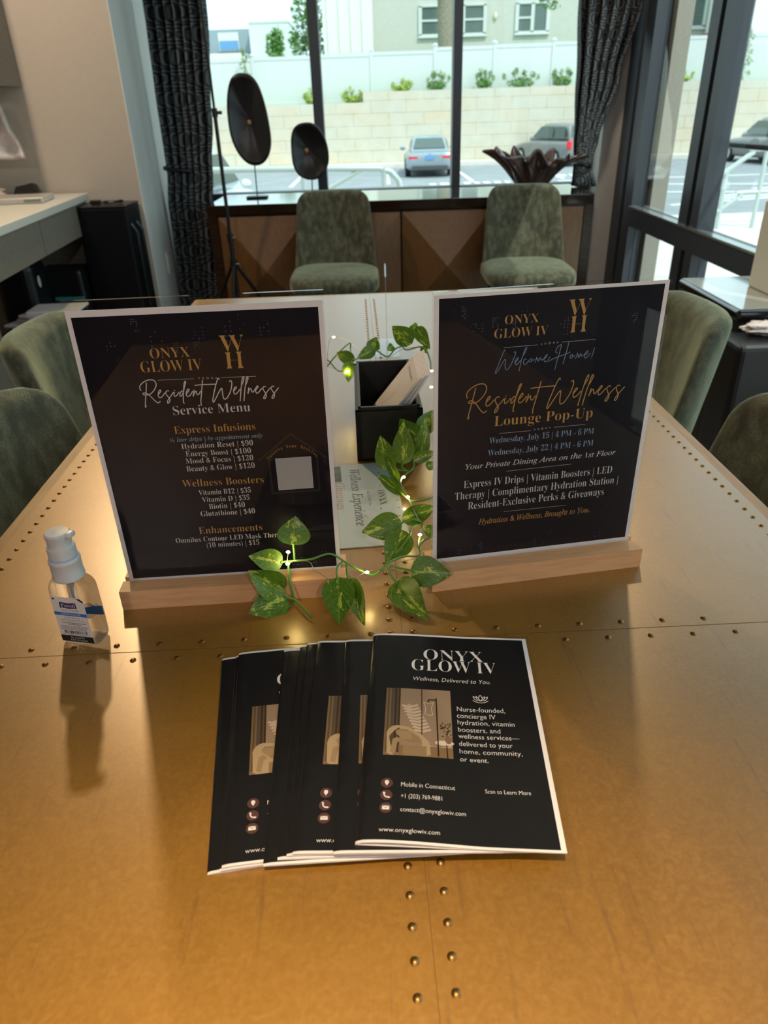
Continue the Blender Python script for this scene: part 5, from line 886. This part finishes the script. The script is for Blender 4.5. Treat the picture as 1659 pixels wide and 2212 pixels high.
for x0, x1 in ((-6.6, -4.2), (-0.5, 1.4)): f_ = MB().b2((x0, -0.1, 6.3), (x1, 0, 7.75)).build('window_frame', VINYL, fb_); MB().b2((x0 + .08, -0.16, 6.4), (x1 - .08, -0.1, 7.1)).build('blue_pane', mat('blue_glass', (0.12, 0.3, 0.55), 0.2), f_)
MB().b2((-9, -4, 0), (2.4, -1, 5.9)).build('low_wing', SIDINGW, fb_)
wb_ = thing('white_building', 'far plain white box building right of the grey one', 'building', (-9.6, 78, 0)); MB().b2((-1.2, 0, 0), (2.4, 9, 8.2)).build('wall', mat('white_render', (0.68, 0.74, 0.76), 0.8), wb_); MB().b2((-1.2, -0.05, 8.2), (2.45, 9, 8.35)).build('parapet', VINYL, wb_)
# trees
def tree(name, label, loc, h, r, n, size, seed, trunk_r, m_=FOLI, blobs=7):
    t = thing(name, label, 'tree', loc); rnd = random.Random(seed); tk = MB(); mb = MB()
    tk.tube([(0, 0, 0), (0.03 * h, 0, h * .5), (0, 0, h * .85)], [trunk_r, trunk_r * .75, trunk_r * .2], 12)
    for k in range(blobs):
        a = rnd.uniform(0, 6.28); q = rnd.uniform(.15, .8); c = (math.cos(a) * r * q, math.sin(a) * r * q, h * rnd.uniform(.55, 1.0)); tk.tube([(0, 0, h * .45), (c[0] * .6, c[1] * .6, c[2] * .85), c], [trunk_r * .35, trunk_r * .2, trunk_r * .08], 6)
        leaf_cloud(mb, c, (r * .5, r * .5, h * .16), n // blobs, size, rnd)
    tk.build('trunk', BARK, t, True); mb.build('crown', m_, t, False, False); return t
tree('tree', 'green tree beyond the fence, next to the left window mullion', (-4.3, 60, 0), 7.2, 1.4, 1500, 0.16, 3, 0.12)
tree('tree', 'smaller green tree beyond the fence, left of the other one', (-6.7, 60, 0), 6.0, 0.8, 900, 0.15, 4, 0.1)
tr = thing('tree', 'tall tree with a thick bare trunk in front of the pale building', 'tree', (4.0, 44, 1.4)); rnd = random.Random(12)
MB().tube([(0.02, 0, 0), (0, 0, 2.6), (-0.08, 0, 4.5), (-0.1, 0, 9)], [0.50, 0.45, 0.40, 0.3], 16).build('trunk', BARK, tr, True)
cr_ = MB(); br_ = MB()
for c, n in (((-1.4, -0.3, 4.85), 90), ((-2.2, -0.2, 5.2), 60), ((4.2, -0.6, 4.9), 170), ((4.8, -0.6, 4.55), 110), ((5.2, -.3, 4.1), 30), ((0.5, 0, 7.5), 300), ((-2, 0, 7), 200), ((3, 0, 6.2), 240)): leaf_cloud(cr_, c, (0.75, 0.5, 0.28), n, 0.13, rnd); br_.tube([(-0.1, 0, 6.5), (c[0] * .6, c[1], max(c[2] + .7, 5.5)), c], [0.1, 0.05, 0.02], 6)
cr_.build('crown', FOLI, tr, False, False); br_.build('branch', BARK, tr, True)
sp2 = thing('sapling', 'slim sapling on the bank seen through the right window', 'tree', (17.4, 38.9, 1.4)); rnd = random.Random(31); mb = MB(); MB().tube([(0, 0, 0), (-0.05, 0, 1.2), (0.02, 0, 2.6)], [0.035, 0.025, 0.01], 8).build('trunk', BARK, sp2, True)
for k in range(16): z = 0.4 + 0.135 * k; leaf_cloud(mb, (rnd.uniform(-.3, .3) * (1.15 - z / 2.8), 0, z), (0.16, 0.15, 0.13), 26, 0.055, rnd)
mb.build('crown', FOLI, sp2, False, False)
cs = thing('climbing_plant', 'slim green plant rising above the tall shell disc, in front of the fence', 'plant', (-5.75, 38.9, 1.4)); rnd = random.Random(8); mb = MB(); MB().tube([(0, 0, 0), (0.1, 0, 1.2), (-.1, 0, 2.35)], 0.02, 6).build('stem', BARK, cs, True)
for k in range(14): leaf_cloud(mb, (0.1 * math.sin(k * 1.3), 0, 0.5 + 0.14 * k), (0.16, 0.15, 0.1), 22, 0.055, rnd)
mb.build('leaves', FOLI, cs, False, False)
# cars
def car(name, label, loc, rz, L, W, H, paint, suv, plate):
    t = thing(name, label, 'car', loc, rz); hw = W / 2; belt = H * (0.62 if not suv else 0.6); gr = 0.2
    def loft(secs, nm, m_):
        mb = MB(); n = len(secs[0])
        for s in secs: mb.v += s
        k = len(secs); mb.f = [(i * n + j, i * n + (j + 1) % n, (i + 1) * n + (j + 1) % n, (i + 1) * n + j) for i in range(k - 1) for j in range(n)] + [tuple(range(n))[::-1], tuple((k - 1) * n + j for j in range(n))]
        return mb.build(nm, m_, t, True)
    def sec(y, w_, z0, z1, e=0.3, n=28):
        zc, hz = (z0 + z1) / 2, (z1 - z0) / 2
        return [(w_ * math.copysign(abs(math.cos(2 * PI * k / n)) ** e, math.cos(2 * PI * k / n)), y, zc + hz * math.copysign(abs(math.sin(2 * PI * k / n)) ** (e * 1.2), math.sin(2 * PI * k / n))) for k in range(n)]
    loft([sec(0.0, hw * .80, .38, belt * .90), sec(.06, hw * .90, .30, belt * .98), sec(.25, hw * .97, .24, belt), sec(L * .3, hw, gr, belt), sec(L * .62, hw, gr, belt * .98), sec(L * .80, hw * .98, gr, belt * .9), sec(L * .93, hw * .92, .24, belt * .80), sec(L, hw * .72, .3, belt * .66)], 'body', paint)
    y0, y1, y2, y3 = ((.10, .35, L * .50, L * .70) if suv else (.42, 1.15, L * .46, L * .68))
    loft([sec(y0, hw * .80, belt * .9, belt + .03, .35), sec(y1, hw * .72, belt * .9, H * .97, .42), sec((y1 + y2) / 2, hw * .74, belt * .9, H, .42), sec(y2, hw * .74, belt * .9, H * .985, .42), sec(y3, hw * .82, belt * .9, belt + .02, .35)], 'cabin', paint)
    a, b = .16, .86
    P = lambda k, x: (x * (hw * .80 + (hw * .72 - hw * .80) * k), y0 + (y1 - y0) * k - 0.025, belt + .03 + (H * .97 - belt - .03) * k + 0.02)
    MB().add([P(a, -.86), P(a, .86), P(b, .76), P(b, -.76)], [(0, 1, 2, 3)]).build('rear_window', CARGL, t, False, False)
    for sx in (-1, 1):
        mb = MB()
        def q(y, k, off=0.02): return (sx * (hw * .82 + (hw * .725 - hw * .82) * k + off), y, belt + (H * .97 - belt) * k)
        mb.add([q(y0 + .35, .12), q((y1 + y2) / 2 - .06, .12), q((y1 + y2) / 2 - .06, .84), q(y1 + .12, .84)], [(0, 1, 2, 3)]); mb.add([q((y1 + y2) / 2 + .06, .12), q(y3 - .18, .12), q(y2 + .1, .84), q((y1 + y2) / 2 + .06, .84)], [(0, 1, 2, 3)]); mb.build('side_window', CARGL, t, False, False)
        MB().ell((sx * (hw + .1), y2 + .32, belt + .06), (.11, .07, .08)).build('mirror', paint, t, True)
        if suv: MB().rbox((sx * hw * .82, .05, belt * .84), (.2, .16, .32), .04).build('tail_lamp', RED, t)
        else: MB().rbox((sx * hw * .68, .05, belt * .80), (.36, .12, .10), .03).build('tail_lamp', RED, t)
        for yy in (L * .19, L * .81):
            wv = MB(); wv.tube([(sx * (hw - .2), yy, .33), (sx * (hw + .01), yy, .33)], .33, 24); o = wv.build('wheel', TYRE, t, True); MB().tube([(sx * (hw + .005), yy, .33), (sx * (hw + .02), yy, .33)], .21, 16).build('rim', mat('alloy', (0.5, 0.55, 0.55), 0.3, 0.6), o, True)
    MB().b2((-hw * .74, -.02, .30), (hw * .74, .06, .42)).build('rear_bumper', mat('bumper_dark', (0.06, 0.065, 0.07), 0.5), t)
    if plate: MB().b2((-.17, -.035, belt * .72), (.17, -.0, belt * .72 + .13)).build('number_plate', mat('plate_blue', (0.12, 0.3, 0.6), 0.4), t); MB().tube([(0, -.03, belt * .93), (0, .03, belt * .93)], .045, 16).build('round_emblem', mat('emblem_blue', (0.3, 0.42, 0.62), 0.3), t, True)
    return t
car('sedan_car', 'silver-blue sedan parked tail-on, seen left of the right window mullion', (2.2, 30.6, GZ), -0.03, 4.7, 1.86, 1.43, CARS, False, True)
car('suv_car', 'grey suv parked tail-on behind the ruffled bowl, beside the right curtain', (9.0, 33.8, GZ), 0.36, 4.5, 1.88, 1.66, CARG, True, False)
car('suv_car', 'white car with a red tail lamp at the left, behind the left curtain edge', (-3.95, 12.6, GZ), -0.16, 4.7, 2.0, 1.92, CARW, True, False)
car('suv_car', 'grey car at the right edge of the right window', (16.8, 30.5, GZ), 0.2, 4.6, 1.9, 1.7, CARG, True, False)
# railings
r1 = thing('pipe_railing', 'pale pipe railing outside the middle of the window', 'railing', (0, 7, -0.02)); zr = 0.775
MB().tube([(-1.47, 0, zr)] + [(x, 0, zr - 0.017 * (x + 1.47)) for x in (-1, -.5)] + [(0.06, 0, zr - .03), (0.16, 0, zr - .06), (0.225, 0, zr - .13), (0.255, 0, zr - .25), (0.265, 0, 0)], 0.026, 12).build('top_rail', GALV, r1, True)
for x in (-1.46, -0.62, 0.098): MB().tube([(x, 0, 0), (x, 0, zr - .02)], 0.026, 10).build('post', GALV, r1, True)
MB().tube([(-0.75, 0, 0.42), (-.1, 0, 0.74)], 0.02, 8).build('diagonal_rail', GALV, r1, True)
r2 = thing('stair_railing', 'pale pipe stair railing outside the right window', 'railing', (3.9, 8, -0.02))
MB().tube(crom([(-0.62, 0, 0.47), (-0.44, 0, 0.485), (-0.34, 0, 0.53), (-0.06, 0, 0.72), (0.05, 0, 0.745), (1.8, 0, 0.74)], 5), 0.024, 10).build('top_rail', GALV, r2, True); MB().tube(crom([(-0.62, 0, 0.10), (-0.44, 0, 0.115), (-0.3, 0, 0.19), (-0.1, 0, 0.32), (0.0, 0, 0.35), (1.8, 0, 0.345)], 5), 0.02, 10).build('lower_rail', GALV, r2, True)
for x in (-0.3, 0.07, 0.8): MB().tube([(x, 0, 0), (x, 0, 0.55 if x < -.1 else .74)], 0.022, 10).build('post', GALV, r2, True)
